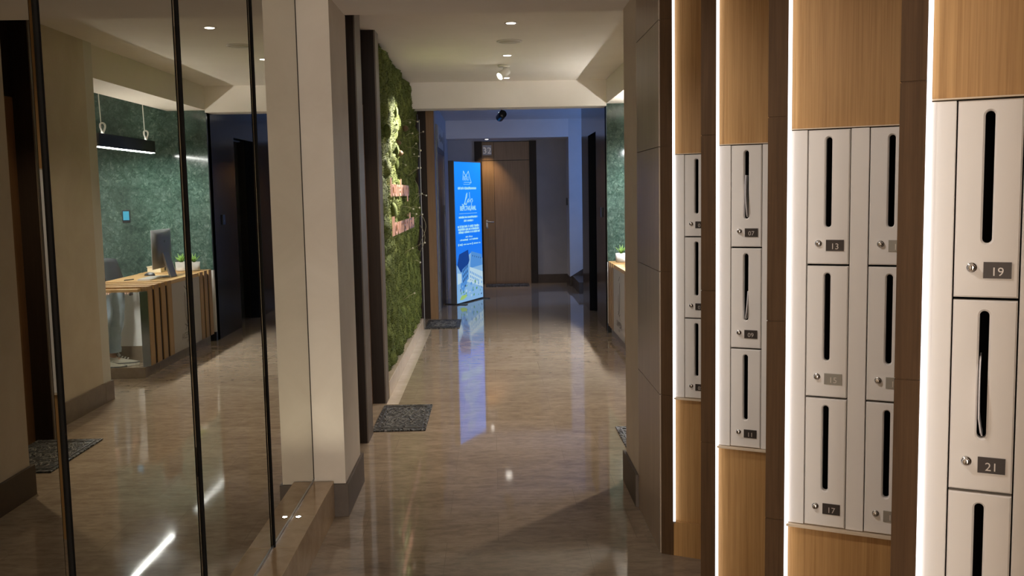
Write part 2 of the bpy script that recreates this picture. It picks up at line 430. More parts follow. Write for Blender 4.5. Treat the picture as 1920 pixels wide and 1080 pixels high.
# ---- far door
d4 = struct('door_4', MB().box(.055,.65,16.42,16.46,0,2.085), M['doorwood'])
MB().box(-.147,.05,16.41,16.46,0,2.085).build('side_panel', M['pierwood'], d4)
MB().box(.055,.65,16.42,16.46,2.095,2.40).build('transom_panel', M['doorwood'], d4)
MB().box(-.147,.05,16.41,16.46,2.095,2.40).build('transom_panel', M['pierwood'], d4)
MB().box(-.273,-.147,16.37,16.5,0,2.41).build('casing', M['dkwood'], d4)
MB().box(.65,.768,16.37,16.5,0,2.41).build('casing', M['dkwood'], d4)
MB().box(-.147,.65,16.46,16.5,0,2.41).build('backing', M['dkwood'], d4)
hb = MB(); hb.box(-.10,-.07,16.395,16.41,.97,1.09); hb.tube([(-.085,16.412,1.06),(-.085,16.35,1.06),(.035,16.345,1.055)], .011, 8)
hb.tube([(-.085,16.41,.96),(-.085,16.39,.96)], .018, 12)
hdl = hb.build('handle', plain('satin_nickel', (.45,.44,.42), .45, .6), d4)
pl = MB().box(-.135,.015,16.40,16.41,2.18,2.345).build('number_panel', plaster('pewter', (.28,.26,.24), (.45,.42,.39), .4, 30), d4)
nt_ = MB(); add_text(nt_, (V(-.06,16.399,2.205),X,Z,-Y), '32', .15, 0); nt_.build('numeral', M['numeral'], pl)
# ---- door on the right (seen in the mirror)
d5 = struct('door_5', MB().box(1.215,1.25,5.35,6.2,0,2.2), M['doorwood'])
MB().box(1.10,1.25,5.08,5.35,0,ZC).build('casing', M['dkwood'], d5)
MB().box(1.10,1.25,6.2,6.32,0,ZC).build('casing', M['dkwood'], d5)
MB().box(1.093,1.10,6.205,6.32,0,ZC).build('casing_edge', M['cedge'], d5)
MB().box(1.217,1.25,5.35,6.2,2.205,ZC).build('door_head', M['dkwood'], d5)

# ---- lift (steel) on the left wall beyond door 2
el = thing('lift_door', (-.72,13.9,0), 'dark steel lift doors and frame on the left wall behind the glowing blue sign', 'lift door')
e = MB(); e.box(-.72,-.70,12.8,13.0,0,2.46); e.box(-.72,-.70,14.6,14.8,0,2.46); e.box(-.72,-.70,13.0,14.6,2.10,2.46); e.build('frame', M['gun'], el)
MB().box(-.72,-.708,13.0,13.798,0,2.10).build('door_panel', M['gun'], el)
MB().box(-.72,-.708,13.802,14.6,0,2.10).build('door_panel', M['gun'], el)
ip = MB().box(-.70,-.694,13.0,14.4,2.17,2.46).build('indicator_panel', plain('indicator_pale', (.34,.34,.33), .4), el)
im = MB()
for yy, hh in ((13.25,.05),(13.45,.11),(13.62,.08),(13.9,.06),(14.05,.1)): im.box(-.694,-.6925,yy,yy+.1,2.315-hh/2,2.315+hh/2)
im.build('marking', M['black'], ip)
cb = thing('call_button', (-.70,14.28,1.30), 'small black lift call button plate beside the glowing sign', 'button')
MB().box(-.702,-.690,14.22,14.34,1.24,1.38).build('plate', M['black'], cb)
MB().lathe([(.012,0),(.012,.006)], (V(-.690,14.28,1.31),Y,Z,X), 12).build('push_button', M['steel'], cb)

# ------------------------------------------------------------------ wooden mailbox wall (zigzag)
A28 = math.radians(28)
U = V(math.cos(A28), -math.sin(A28), 0); N = V(-math.sin(A28), -math.cos(A28), 0)   # along panel / outward
def bayO(k): return V(.746, 3.967-.7715*k, 0)
BANDS = [0,.690,1.21,1.725,2.235,ZN]
def banded(mb, F, a0, a1, c0, c1):
    for z0, z1 in zip(BANDS[:-1], BANDS[1:]): mb.fbox(F, a0, a1, z0+(.0015 if z0 else 0), z1-.0015 if z1 < ZN else z1, c0, c1)
sidep = MB()
for z0, z1 in zip(BANDS[:-1], BANDS[1:]): sidep.box(.692,.72,3.997,4.598,z0+(.0015 if z0 else 0),z1-(.0015 if z1 < ZN else 0))
struct('wall_right', sidep, M['taupe'])
struct('wall_right', MB().box(.698,.72,4.0,4.59,0,ZN), M['gap'])
NB = 5
for k in range(NB):
    o_ = bayO(k); F = (o_, U, Z, N)
    lw = (.053,.052,.050,.0435,.04)[k]
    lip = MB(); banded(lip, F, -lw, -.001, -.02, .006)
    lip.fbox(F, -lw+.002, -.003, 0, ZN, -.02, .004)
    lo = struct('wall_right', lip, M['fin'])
    bp = MB(); bp.fbox(F, -.0008, .30, 1.694, ZN, -.03, -.010); bp.fbox(F, -.0008, .30, .1485, .678, -.03, -.010); bp.fbox(F, 0, .30, 0, .148, -.03, .004)
    struct('wall_right', bp, M['oak'])
    et = MB(); et.fbox(F, 0, .30, 1.6915, 1.694, -.03, .002); et.fbox(F, 0, .30, .6755, .6825, -.03, .007)
    struct('trim_9', et, M['trim9'])
    bk = MB(); bk.fbox(F, 0, .31, .0, ZN, -.16, -.15)
    struct('wall_right', bk, M['gap'])
    # return board hidden between the bays
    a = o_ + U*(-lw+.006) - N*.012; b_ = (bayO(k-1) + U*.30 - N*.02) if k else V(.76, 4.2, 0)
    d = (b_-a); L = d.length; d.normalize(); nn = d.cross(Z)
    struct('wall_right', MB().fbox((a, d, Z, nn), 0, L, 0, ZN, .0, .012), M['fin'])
struct('wall_right', MB().box(1.30,1.42,-4.6,5.03,0,ZN), M['wall'])
# light strips
lab_led = ['white glowing strip light beside the farthest mailbox column, ending above the floor',
           'white glowing strip light beside mailboxes 07, 09 and 11',
           'white glowing strip light left of mailboxes 13, 15 and 17',
           'white glowing strip light left of mailboxes 19 and 21, nearest of the strips']
for k in range(4):
    o_ = bayO(k); F = (o_, U, Z, N)
    t = thing('strip_light', o_+V(0,0,.149), lab_led[k], 'strip light', 'strip lights on the wooden fins')
    s = MB(); s.prism((o_+V(0,0,.149), U, N, Z), [(-.001,-.003),(.0065,-.003),(.007,.005),(.003,.0075),(-.001,.0075)], 0, ZN-.149-.001)
    s.build('diffuser', M['led'], t)
    e = MB(); e.fbox(F, -.001, .0085, .143, .149, 0, .008); e.build('end_cap', M['alu'], t)

# mailboxes -----------------------------------------------------------
def stadium(cx, z0, z1, hw, n=8):
    p = []
    for i in range(n+1): w = PI*i/n; p.append((cx+hw*math.cos(w), z1-hw+hw*math.sin(w)))
    for i in range(n+1): w = PI+PI*i/n; p.append((cx+hw*math.cos(w), z0+hw+hw*math.sin(w)))
    return p
BW, BH = .1005, .333
def door_mesh(F):
    """plate with a rounded slot, local a: 0..BW, b: 0..BH, c outward"""
    mb = MB(); o_, ea, eb, ec = F
    outer = [(.0035,.0035),(BW-.0035,.0035),(BW-.0035,BH-.0035),(.0035,BH-.0035)]
    inner = stadium(.050, .090, BH-.016, .0105)
    bm = bmesh.new()
    vo = [bm.verts.new((a, b, 0)) for a, b in outer]; vi = [bm.verts.new((a, b, 0)) for a, b in inner]
    es = [bm.edges.new((vo[i], vo[(i+1)%4])) for i in range(4)] + [bm.edges.new((vi[i], vi[(i+1)%len(vi)])) for i in range(len(vi))]
    bmesh.ops.triangle_fill(bm, edges=es, use_beauty=True)
    bm.verts.ensure_lookup_table(); idx = {v: i for i, v in enumerate(bm.verts)}
    mb.add([o_+ea*v.co.x+eb*v.co.y for v in bm.verts], [tuple(idx[v] for v in f.verts) for f in bm.faces])
    bm.free()
    P = lambda p, c: o_+ea*p[0]+eb*p[1]+ec*c
    m = len(inner); i2 = stadium(.050, .093, BH-.019, .0075)
    mb.add([P(p,0) for p in inner]+[P(p,-.003) for p in i2]+[P(p,-.018) for p in i2],
           [(i,(i+1)%m,m+(i+1)%m,m+i) for i in range(m)]+[(m+i,m+(i+1)%m,2*m+(i+1)%m,2*m+i) for i in range(m)], 0)
    o2 = [(0.001,0.001),(BW-.001,0.001),(BW-.001,BH-.001),(0.001,BH-.001)]
    mb.add([P(p,0) for p in outer]+[P(p,-.0025) for p in o2]+[P(p,-.018) for p in o2],
           [(i,(i+1)%4,4+(i+1)%4,4+i) for i in range(4)]+[(4+i,4+(i+1)%4,8+(i+1)%4,8+i) for i in range(4)]+[tuple()][:0])
    return mb
def make_mailbox(o_, label):
    F = (o_, U, Z, N)
    t = thing('mailbox', o_, label, 'mailbox', 'numbered mailboxes in the wooden wall')
    door_mesh(F).build('door', M['box'], t)
    b = MB(); b.fbox(F, .002, BW-.002, .002, BH-.002, -.14, -.135); b.fbox(F, .030, .070, .08, BH-.01, -.06, -.055)
    b.fbox(F, .036, .0385, .08, BH-.01, -.055, -.019); b.fbox(F, .0615, .064, .08, BH-.01, -.055, -.019)
    b.build('slot_lining', M['dark'], t)
    l = MB(); l.lathe([(.0088,0),(.0088,.0025),(.0072,.004),(.0062,.004),(.0062,.0095),(.0052,.0105),(.001,.0105)], (o_+U*.028+Z*.052, U, Z, N), 20)
    lk = l.build('lock', M['chrome'], t)
    kh = MB(); kh.fbox((o_+U*.028+Z*.052+N*.0106, U, Z, N), -.0008, .0008, -.0035, .0035, 0, .0002); kh.build('keyhole', M['dark'], lk)
    p = MB(); p.fbox((o_, U, Z, N), .046, .0885, .034, .0615, 0, .0025)
    p.build('number_plate', M['plate'], t)
    return t
def numeral(t, txt):
    o_ = t.location; pl_ = [c for c in t.children if c.name.startswith('number_plate')][0]
    mb = MB(); add_text(mb, (o_+U*.0672+Z*.0385+N*.0027, U, Z, N), txt, .0205, 0, sx=1.0)
    mb.build('numeral', M['numeral'], pl_)
ROWZ = [1.3565, 1.0205, .6845]
proto = None
def mailbox(k, col, row, txt, label):
    global proto
    o_ = bayO(k) + U*(.047 if col == 0 else .1925) + N*(-.001) + V(0,0,ROWZ[row])
    if proto is None:
        proto = make_mailbox(o_, label); t = proto
    else:
        t = copy_tree(proto, o_-proto.location); t['label'] = label
    return t, txt
todo = []
todo += [mailbox(0,0,0,'01','cream mailbox at the top of the farthest column, its number cut off by the fin'),
         mailbox(0,0,1,'03','cream mailbox in the middle of the farthest column, half hidden by the fin'),
         mailbox(0,0,2,'05','cream mailbox at the bottom of the farthest column, half hidden by the fin'),
         mailbox(1,0,0,'07','cream mailbox numbered 07 with a letter in its slot'),
         mailbox(1,0,1,'09','cream mailbox numbered 09 on a scratched plate'),
         mailbox(1,0,2,'11','cream mailbox numbered 11 above the lower oak panel'),
         mailbox(2,0,0,'13','cream mailbox numbered 13 with an empty slot'),
         mailbox(2,0,1,'15','cream mailbox with a worn silvery number plate, between boxes 13 and 17'),
         mailbox(2,0,2,'17','cream mailbox numbered 17 below the one with the worn plate'),
         mailbox(2,1,0,'14','cream mailbox right of number 13, its plate cut off by the fin'),
         mailbox(2,1,1,'16','cream mailbox right of the worn plate box, middle of its cut-off column'),
         mailbox(2,1,2,'18','cream mailbox right of number 17, lowest of its cut-off column'),
         mailbox(3,0,0,'19','large near cream mailbox numbered 19'),
         mailbox(3,0,1,'21','large near cream mailbox numbered 21 with a curved letter in its slot'),
         mailbox(3,0,2,'23','near cream mailbox below number 21, cut off by the picture edge')]
for t, txt in todo: numeral(t, txt)
M['plate2'] = plain('worn_silvery_plate', (.30,.29,.26), .35, .5)
for t, txt in todo:
    if txt in ('14','15','16','18'):
        pl_ = [c for c in t.children if c.name.startswith('number_plate')][0]
        pl_.data = pl_.data.copy(); pl_.data.materials[0] = M['plate2']
# fixed filler strips around the boxes
flab = {(0,0):'narrow cream filler strip left of the farthest mailbox column', (1,0):'narrow cream filler strip left of mailboxes 07 to 11',
        (1,1):'thin cream filler strip right of mailboxes 07 to 11', (2,0):'narrow cream filler strip left of mailboxes 13 to 17',
        (2,1):'cream filler strip between the two mailbox columns beside number 13', (3,0):'wide cream filler strip left of mailbox 19',
        (3,1):'cream filler strip at the right picture edge beside mailbox 19', (0,1):'cream filler strip behind the fin of the farthest mailbox column'}
for k in range(4):
    for c in (0,1):
        a0, a1 = ((.004,.0455),(.149,.191))[c]
        if k == 0 and c == 1:
            f = MB(); f.fbox((bayO(0), U, Z, N), .149, .298, .6845, 1.6895, -.03, -.001); struct('trim_10', f, M['box']); continue
        if k in (1,3) and c == 1: a1 = .298
        f = MB(); F = (bayO(k), U, Z, N); f.fbox(F, a0, a1, .6845, 1.6895, -.03, -.001)
        tag(f.build('filler_panel', M['box'], bevel=.0015), flab[(k,c)], 'panel', 'cream filler strips between the mailboxes')
    gp = MB(); gp.fbox((bayO(k), U, Z, N), 0, .30, .681, 1.692, -.149, -.145)
    struct('wall_right', gp, M['gap'])
# letters sticking out of the slots
def letter(k, col, row, label, pts, name='envelope'):
    o_ = bayO(k) + U*(.047) + N*(-.001) + V(0,0,ROWZ[row])
    mb = MB(); n = len(pts)
    vs = []; 
    for a, c1, z in pts:      # a along panel, c outward, z
        vs += [o_+U*(a-.0012)+N*(-.05)+Z*z, o_+U*(a-.0012)+N*c1+Z*z, o_+U*(a+.0012)+N*c1+Z*z, o_+U*(a+.0012)+N*(-.05)+Z*z]
    fsx = [(0,1,2,3), tuple(4*(n-1)+i for i in (3,2,1,0))]
    for i in range(n-1):
        for q in range(4): fsx.append((4*i+q, 4*i+(q+1)%4, 4*i+4+(q+1)%4, 4*i+4+q))
    mb.add(vs, fsx, 0, False)
    tag(mb.build(name, M['env']), label, 'letter', 'letters in the mailbox slots')
letter(1,0,0,'curled white letter in the slot of mailbox 07', [(.046,-.004,.235),(.047,.004,.20),(.049,.010,.16),(.052,.010,.125),(.053,.006,.105),(.052,-.004,.098)])
letter(1,0,1,'thin white letter low in the slot of mailbox 09', [(.055,-.006,.19),(.055,.004,.15),(.053,.008,.12),(.050,.006,.104),(.050,-.004,.098)])
letter(3,0,1,'glossy curved letter in the slot of mailbox 21', [(.0455,-.006,.235),(.045,.006,.21),(.045,.012,.17),(.0455,.012,.13),(.049,.008,.105),(.051,-.004,.097)])

# ------------------------------------------------------------------ mirror wall
seams = [1.073,1.951,2.825,3.70,4.578]
ml = ['tall mirror panel at the left picture edge', 'tall mirror panel reflecting the person and the reception desk end',
      'tall mirror panel reflecting the ceiling lights and desk front', 'narrow-looking mirror panel against the beige pillar']
for i in range(4):
    a, b = seams[i], seams[i+1]
    t = thing('mirror_panel', (XM,(a+b)/2,.178), ml[i], 'mirror', 'mirror panels along the left wall')
    y0, y1 = a+.004, (b-.004 if i < 3 else b)
    gm = MB(); gm.prism((V(0,0,.186),X,Y,Z), [(XM-.012,y0),(XM-.0016,y0),(XM,y0+.014),(XM,y1-.014),(XM-.0016,y1),(XM-.012,y1)], 0, ZN-.188)
    gm.build('glass', M['mirror'], t)
    MB().box(XM-.014,XM+.003,a+.004,b-.004 if i < 3 else b,.178,.188).build('bottom_channel', M['steel'], t)
    if i < 3:
        bv_ = MB(); bv_.prism((V(0,0,.19),X,Y,Z), [(XM-.001,b-.027),(XM+.0027,b-.005),(XM-.001,b-.005)], 0, ZN-.192); bv_.build('bevel_strip', M['mirror'], t)
        MB().box(XM-.014,XM+.0085,b-.005,b+.005,.178,ZN-.002).build('seam_profile', M['bronze'], t)
    else: MB().box(XM-.012,XM+.002,b-.003,b,.19,ZN-.002).build('edge_profile', M['gap'], t)

# ------------------------------------------------------------------ doormats
def doormat(x0, x1, y0, y1, label):
    t = thing('doormat', ((x0+x1)/2,(y0+y1)/2,0), label, 'doormat', 'dark embossed rubber doormats')
    m = MB(); m.box(x0,x1,y0,y1,.001,.010); m.build('pad', M['rubber'], t, bevel=.003)
    r = MB(); w = .02; bx, by = x0+.03, y0+.05
    X0, X1, Y0, Y1 = x0+.025, x1-.025, y0+.05, y1-.05
    r.box(X0,X1,Y0,Y0+w,.010,.014); r.box(X0,X1,Y1-w,Y1,.010,.014); r.box(X0,X0+.012,Y0+w,Y1-w,.010,.014); r.box(X1-.012,X1,Y0+w,Y1-w,.010,.014)
    r.build('border', plain('mat_border', (.05,.048,.046), .45), t, bevel=.002)
    rr = MB(); rnd = random.Random(int(y0*100)); Fz = (V(0,0,0),X,Y,Z)
    for q in range(70):
        px_, py_ = rnd.uniform(X0+.02,X1-.03), rnd.uniform(Y0+.04,Y1-.09); a = rnd.choice((.9,1.2,-.9,2.1))
        rr.stroke(Fz, [(px_,py_),(px_+.02*math.cos(a),py_+.05*math.sin(abs(a))),(px_+.034*math.cos(a*.7),py_+.07*math.sin(abs(a)))], .006, .010, .0135)
    rr.build('embossed_pattern', plain('mat_relief', (.19,.185,.175), .4), t)
    return t
doormat(-.82,-.465,6.23,7.0,'dark embossed rubber doormat at the first doorway on the left')
doormat(-.80,-.40,11.05,11.79,'dark doormat on the left just before the glowing blue sign')
doormat(.78,1.20,5.45,6.2,'dark doormat by the right pillar, also seen whole in the mirror')
doormat(-.12,.60,15.9,16.33,'dark doormat in front of the far wooden door')

# ------------------------------------------------------------------ ceiling fittings
def downlight(x, y, z, label, r=.034):
    t = thing('downlight', (x,y,z), label, 'ceiling light', 'recessed downlights')
    F = (V(x,y,z), X, -Y, -Z)
    MB().lathe([(r+.012,0),(r+.012,.003),(r,.004),(r,.001)], F, 28).build('trim_ring', M['whitepaint'], t)
    MB().lathe([(r-.002,.0012),(r-.002,.0045),(.001,.0048)], F, 24).build('lens', M['lamp'], t)
    return t
downlight(.161,6.9,ZC,'small round downlight in the ceiling, in front of the round speaker grille')
downlight(.161,8.5,ZC,'small round downlight between the speaker grille and the white spotlight')
downlight(.177,10.14,ZC,'small round downlight just behind the white spotlight')
downlight(.178,14.3,2.72,'downlight in the bluish far ceiling above the black spotlight', .05)
downlight(-.06,16.1,2.43,'tiny downlight over the number panel of the far wooden door', .03)
t = thing('ceiling_speaker', (.165,7.72,ZC), 'round beige speaker grille set in the ceiling', 'speaker')
F = (V(.165,7.72,ZC), X, -Y, -Z)
MB().lathe([(.1,0),(.1,.006),(.088,.010),(.085,.006)], F, 36).build('rim', M['whitepaint'], t)
MB().lathe([(.086,.004),(.086,.0075),(.001,.0085)], F, 32).build('grille', M['grille'], t)
# spotlights
def spotlight(x, y, z, d, label, paint, lens, ln=.14, r=.045, drop=.05):
    t = thing('spotlight', (x,y,z), label, 'spotlight')
    MB().lathe([(.055,0),(.055,.014),(.05,.018),(.001,.018)], (V(x,y,z),X,-Y,-Z), 28).build('base_plate', paint, t)
    MB().tube([(x,y,z-.016),(x,y,z-drop-.02)], .010, 10).build('arm', paint, t)
    d = Vector(d).normalized(); a = d.cross(Z).normalized(); b = a.cross(d)
    c0 = V(x,y,z-drop-.05) - d*ln*.45
    hd = MB().lathe([(.001,0),(r*.9,0),(r,.008),(r,ln),(r-.004,ln),(r-.005,ln-.02)], (c0,a,b,d), 28).build('head', paint, t)
    MB().lathe([(r-.006,ln-.018),(r-.006,ln-.006),(.001,ln-.005)], (c0,a,b,d), 24).build('lens', lens, hd)
    return c0 + d*(ln+.01)
SD = Vector((-.80,-.62,-.62))
sp_pos = spotlight(.14,9.15,ZC,SD,'white cylindrical spotlight hanging from the ceiling, aimed at the planted wall',M['whitepaint'],M['spotlens'],.115,.038,.025)
spotlight(.15,12.5,2.72,(-.3,.9,-.3),'black unlit spotlight hanging in the bluish far hall',M['black'],M['blackglass'],.15,.05,.14)

# ------------------------------------------------------------------ planted moss wall
t = thing('moss_wall', (-.88,9.15,.13), 'tall green preserved moss wall with copper lettering, lit by the spotlight', 'plant wall')
Y0, Y1, Z0, Z1 = 7.305, 11.04, .13, 2.715
MB().box(-.93,-.90,Y0,Y1,Z0,Z1).build('backing_panel', M['dkwood'], t)
ny, nz = 200, 150
g = MB(); vs = []
lumps = []
rnd = random.Random(3)
for q in range(420): lumps.append((rnd.uniform(Y0,Y1), rnd.uniform(Z0,Z1), rnd.uniform(.05,.17), rnd.uniform(.018,.062)))
grid = {}
for l in lumps:
    for iy in range(int((l[0]-l[2])/.2), int((l[0]+l[2])/.2)+1):
        for iz in range(int((l[1]-l[2])/.2), int((l[1]+l[2])/.2)+1): grid.setdefault((iy,iz), []).append(l)
def moss_h(y, z):
    h = 0
    for ly, lz, r, a in grid.get((int(y/.2), int(z/.2)), ()):
        d = math.hypot(y-ly, z-lz)/r
        if d < 1: h = max(h, a*math.sqrt(1-d*d))
    h += .018*noise.fractal(V(y*9, z*9, 0), 1.0, 2.0, 4) + .010*noise.noise(V(y*40, z*40, 3))
    e = min(y-Y0, Y1-y, z-Z0, Z1-z)
    return -.895 + max(.005, (h+.03)*min(1, e/.04+.15))
for i in range(ny+1):
    for j in range(nz+1):
        y = Y0+(Y1-Y0)*i/ny; z = Z0+(Z1-Z0)*j/nz
        vs.append((moss_h(y,z), y, z))
g.add(vs, [(i*(nz+1)+j, (i+1)*(nz+1)+j, (i+1)*(nz+1)+j+1, i*(nz+1)+j+1) for i in range(ny) for j in range(nz)], 0, True)
mo = g.build('moss_bed', M['moss'], t, fix=False); mo['kind'] = 'stuff'
tf = MB()
for q in range(42000):
    y = rnd.uniform(Y0+.01,Y1-.01); z = rnd.uniform(Z0+.01,Z1-.02); x = moss_h(y,z)
    r = rnd.uniform(.004,.010); w = rnd.uniform(0,2*PI); dy, dz = math.cos(w), math.sin(w)
    p = V(x-.003,y,z); tip = V(x+rnd.uniform(.004,.014), y+dy*r, z+dz*r-.002); s1 = V(0,-dz,dy)*r*.45
    tf.add([p-s1, p+s1, tip], [(0,1,2)])
o = tf.build('moss_tufts', M['moss'], t, fix=False); o['kind'] = 'stuff'
for q in range(26):   # cushion balls
    y = rnd.uniform(Y0+.15,Y1-.1); z = rnd.uniform(.35,2.3); r = rnd.uniform(.035,.065)
    b = MB(); vs = []; n1, n2 = 14, 10
    c = V(moss_h(y,z), y, z)
    for i in range(n2+1):
        th = PI*i/n2
        for k in range(n1):
            ph = 2*PI*k/n1; d = V(math.sin(th)*math.cos(ph)*.6, math.sin(th)*math.sin(ph), math.cos(th)*1.15)
            vs.append(c + d*(r*(1+.12*noise.noise(d*3+V(q,0,0)))))
    b.add(vs, [(i*n1+k, i*n1+(k+1)%n1, (i+1)*n1+(k+1)%n1, (i+1)*n1+k) for i in range(n2) for k in range(n1)], 0, True)
    b.build('moss_cushion', M['moss2'], t)
for q in range(22):   # dried stems with white buds
    y = 8.9+rnd.uniform(0,1.5); z = rnd.choice((rnd.uniform(1.9,2.35), rnd.uniform(1.5,2.1), rnd.uniform(.5,1.5)))
    p0 = V(moss_h(y,z),y,z); d = V(rnd.uniform(.05,.13), rnd.uniform(-.05,.16), rnd.uniform(-.05,.12))
    sobj = MB().tube([p0, p0+d*.55+V(0,0,.012), p0+d], .0018, 5).build('dried_stem', M['twig'], t)
    f = MB(); c = p0+d; f.lathe([(.001,-.009),(.008,-.005),(.009,.002),(.006,.008),(.001,.009)], (c,X,Y,Z), 8); f.build('bud', M['bead'], sobj)
for (y, z) in ((8.95,2.02),(9.1,2.16),(8.8,1.92)):
    c = V(moss_h(y,z)+.02,y,z); f = MB(); f.lathe([(.001,-.03),(.025,-.018),(.03,0),(.018,.02),(.001,.03)], (c,Y,Z,X), 12); f.build('seed_pod', M['cone'], t)
for (y0, z0) in ((10.6,1.72),(10.7,1.33),(10.85,1.2)):   # trailing tendrils
    pts = [V(moss_h(y0,z0)+.02+.05*math.sin(i*.5), y0+.05*math.sin(i*.9), z0-.045*i) for i in range(9)]
    MB().tube(pts, .003, 5).build('tendril', M['twig'], t)
# copper lettering standing off the moss
wl = thing('wall_lettering', (-.80,8.8,1.2), 'two lines of pink copper letters standing on the moss wall', 'sign')
def letters(txt, y0, y1, zb, xh, name):
    vs, fs_ = text_faces(txt, 1.0); x0 = min(v[0] for v in vs); x1 = max(v[0] for v in vs)
    sx = (y1-y0)/(x1-x0); sz = xh/.5
    mb = MB(); o = V(-.795,0,zb)
    F = (V(-.795, y0-x0*sx, zb), Y*sx, Z*sz, X)
    add_text(mb, F, txt, 1.0, 0, depth=.009)
    ob = mb.build(name, M['copper'], wl)
    for i in range(7):
        yy = y0+(y1-y0)*(i+.5)/7; MB().tube([(-.895,yy,zb+xh*.4),(-.82,yy,zb+xh*.4)], .004, 6).build('standoff_pin', M['steel'], ob)
letters('lounelounp', 7.75, 9.40, 1.535, .11, 'letter_line')
letters('lloumenidau', 7.80, 9.90, 1.215, .115, 'letter_line')

# ------------------------------------------------------------------ glowing totem sign
A0 = V(-.504,13.385,0); UL = .8934; tu = V(.39176,.92007,0); tn = V(.92007,-.39176,0)
t = thing('lightbox_sign', A0+tu*UL/2, 'tall freestanding blue backlit advertising sign with a building picture', 'sign')
F = (A0, tu, Z, tn)
fr = MB(); fr.fbox(F, -.012, UL+.012, .012, 2.0, -.09, -.004); fr.build('case', plain('lightbox_case', (.16,.155,.15), .4, .3), t, bevel=.004)
def colface(name, nodes):
    return nodes
fm, nt, b = newmat('blue_print')
v = pos(nt); f = noise_tex(nt, v, .9, 2)
sx = nd(nt, 'ShaderNodeSeparateXYZ'); nt.links.new(v, sx.inputs[0])
mr = nd(nt, 'ShaderNodeMapRange'); mr.inputs[1].default_value = 0; mr.inputs[2].default_value = 2.0; nt.links.new(sx.outputs['Z'], mr.inputs[0])
cc = ramp(nt, mr.outputs[0], [(.0, (.12,.34,.66)), (.25, (.02,.16,.60)), (.45, (.004,.15,.66)), (1, (.004,.23,.80))])
nt.links.new(cc, b.inputs['Emission Color']); b.inputs['Emission Strength'].default_value = 1.0; nt.links.new(cc, b.inputs['Base Color']); b.inputs['Roughness'].default_value = .5
fc = MB(); fc.fbox(F, 0, UL, .02, 1.985, -.005, 0); face = fc.build('printed_face', fm, t)
def em(name, c, s=1.0): return emit(name, c, s)
P = {'w': em('print_white', (.42,.80,.92), .85), 'b1': em('print_sky_blue', (.08,.26,.62)), 'b2': em('print_deep_blue', (.008,.05,.25)),
     'b3': em('print_pale', (.22,.42,.68)), 'gr': em('print_green', (.10,.28,.14)), 'dk': em('print_navy', (.02,.05,.15)), 'wh': em('print_cream', (.45,.62,.72)), 'yl': em('print_lime', (.32,.5,.14))}
S = lambda a: a*UL
lg_ = MB()   # emblem and writing
c1, c2 = .0005, .0018
lg_.stroke(F, [(S(.30),1.735),(S(.33),1.86),(S(.42),1.79),(S(.52),1.86),(S(.57),1.765),(S(.62),1.70),(S(.56),1.692)], .012, c1, c2)
add_text(lg_, F, 'BERLI', .085, c2, at=(S(.43),1.73), sx=.9)
lg_.fbox(F, S(.34), S(.55), 1.699, 1.705, c1, c2); lg_.fbox(F, S(.32), S(.58), 1.672, 1.677, c1, c2)
lg_.build('emblem', P['w'], face)
tx = MB(); rr = random.Random(5)
def rowtext(a0, a1, zc, h, gap=.25):
    a = a0
    while a < a1:      # illegible fine print: runs of small upright strokes
        w = rr.uniform(.006,.014)
        if rr.random() < .13: a += .014
        tx.fbox(F, a, min(a+w, a1), zc-h/2+(rr.random() < .1)*-.004, zc+h/2*(1 if rr.random() < .25 else .6), c1, c2); a += w+.004
def shear(a): return 0
def fl_(n):
    global tx
    tx.build(n, P['w'], face); tx = MB()
rowtext(S(.11), S(.81), 1.622, .036); fl_('text_line')
tx.stroke(F, [(S(.26),1.395),(S(.30),1.37),(S(.36),1.42),(S(.42),1.53),(S(.45),1.55),(S(.44),1.50),(S(.38),1.45),(S(.36),1.40),(S(.41),1.39),(S(.46),1.44)], .016, c1, c2)
tx.stroke(F, [(S(.46),1.44),(S(.50),1.47),(S(.52),1.44),(S(.49),1.42),(S(.47),1.45)], .012, c1, c2)
tx.stroke(F, [(S(.54),1.56),(S(.56),1.42),(S(.60),1.46)], .012, c1, c2)
tx.stroke(F, [(S(.60),1.46),(S(.64),1.47),(S(.66),1.44),(S(.62),1.42),(S(.60),1.36),(S(.57),1.30)], .012, c1, c2)
fl_('script_word'); add_text(tx, F, 'BEPLTAK AML', .085, c2, at=(S(.48),1.31), bold=.003, sx=1.05); fl_('headline')
tx.fbox(F, S(.14), S(.82), 1.262, 1.267, c1, c2); fl_('rule_line')
rowtext(S(.12), S(.84), 1.215, .030); rowtext(S(.31), S(.66), 1.165, .030); fl_('paragraph')
rowtext(S(.07), S(.90), 1.085, .034); rowtext(S(.07), S(.90), 1.045, .034); rowtext(S(.10), S(.90), 1.005, .034); fl_('paragraph')
rowtext(S(.36), S(.62), .935, .022); rowtext(S(.13), S(.45), .895, .024); rowtext(S(.50), S(.84), .895, .024); fl_('contact_lines')
for a in (.09,.22,.62):
    tx.prism(F, [(S(a)+.014*math.cos(q*PI/4),.83+.02*math.sin(q*PI/4)) for q in range(8)], c1, c2); fl_('contact_icon')
rowtext(S(.13), S(.20), .83, .022); rowtext(S(.27), S(.58), .83, .016); rowtext(S(.67), S(.92), .83, .018)
fl_('contact_names')
pic = MB(); mats = [P['b1'],P['b2'],P['b3'],P['gr'],P['dk'],P['wh'],P['yl']]
def pp(pts, mi, l): pic.poly(F, [(S(a), z) for a, z in pts], .0006+.0003*l, mi)
pp([(.0,.02),(1,.02),(1,.60),(.55,.70),(0,.55)], 2, 0)
pp([(.02,.55),(.10,.70),(.44,.75),(.48,.60),(.40,.50),(.15,.44)], 1, 1)          # shadow side roof
pp([(.50,.48),(.56,.72),(.97,.655),(1,.50)], 0, 1)                               # light roof
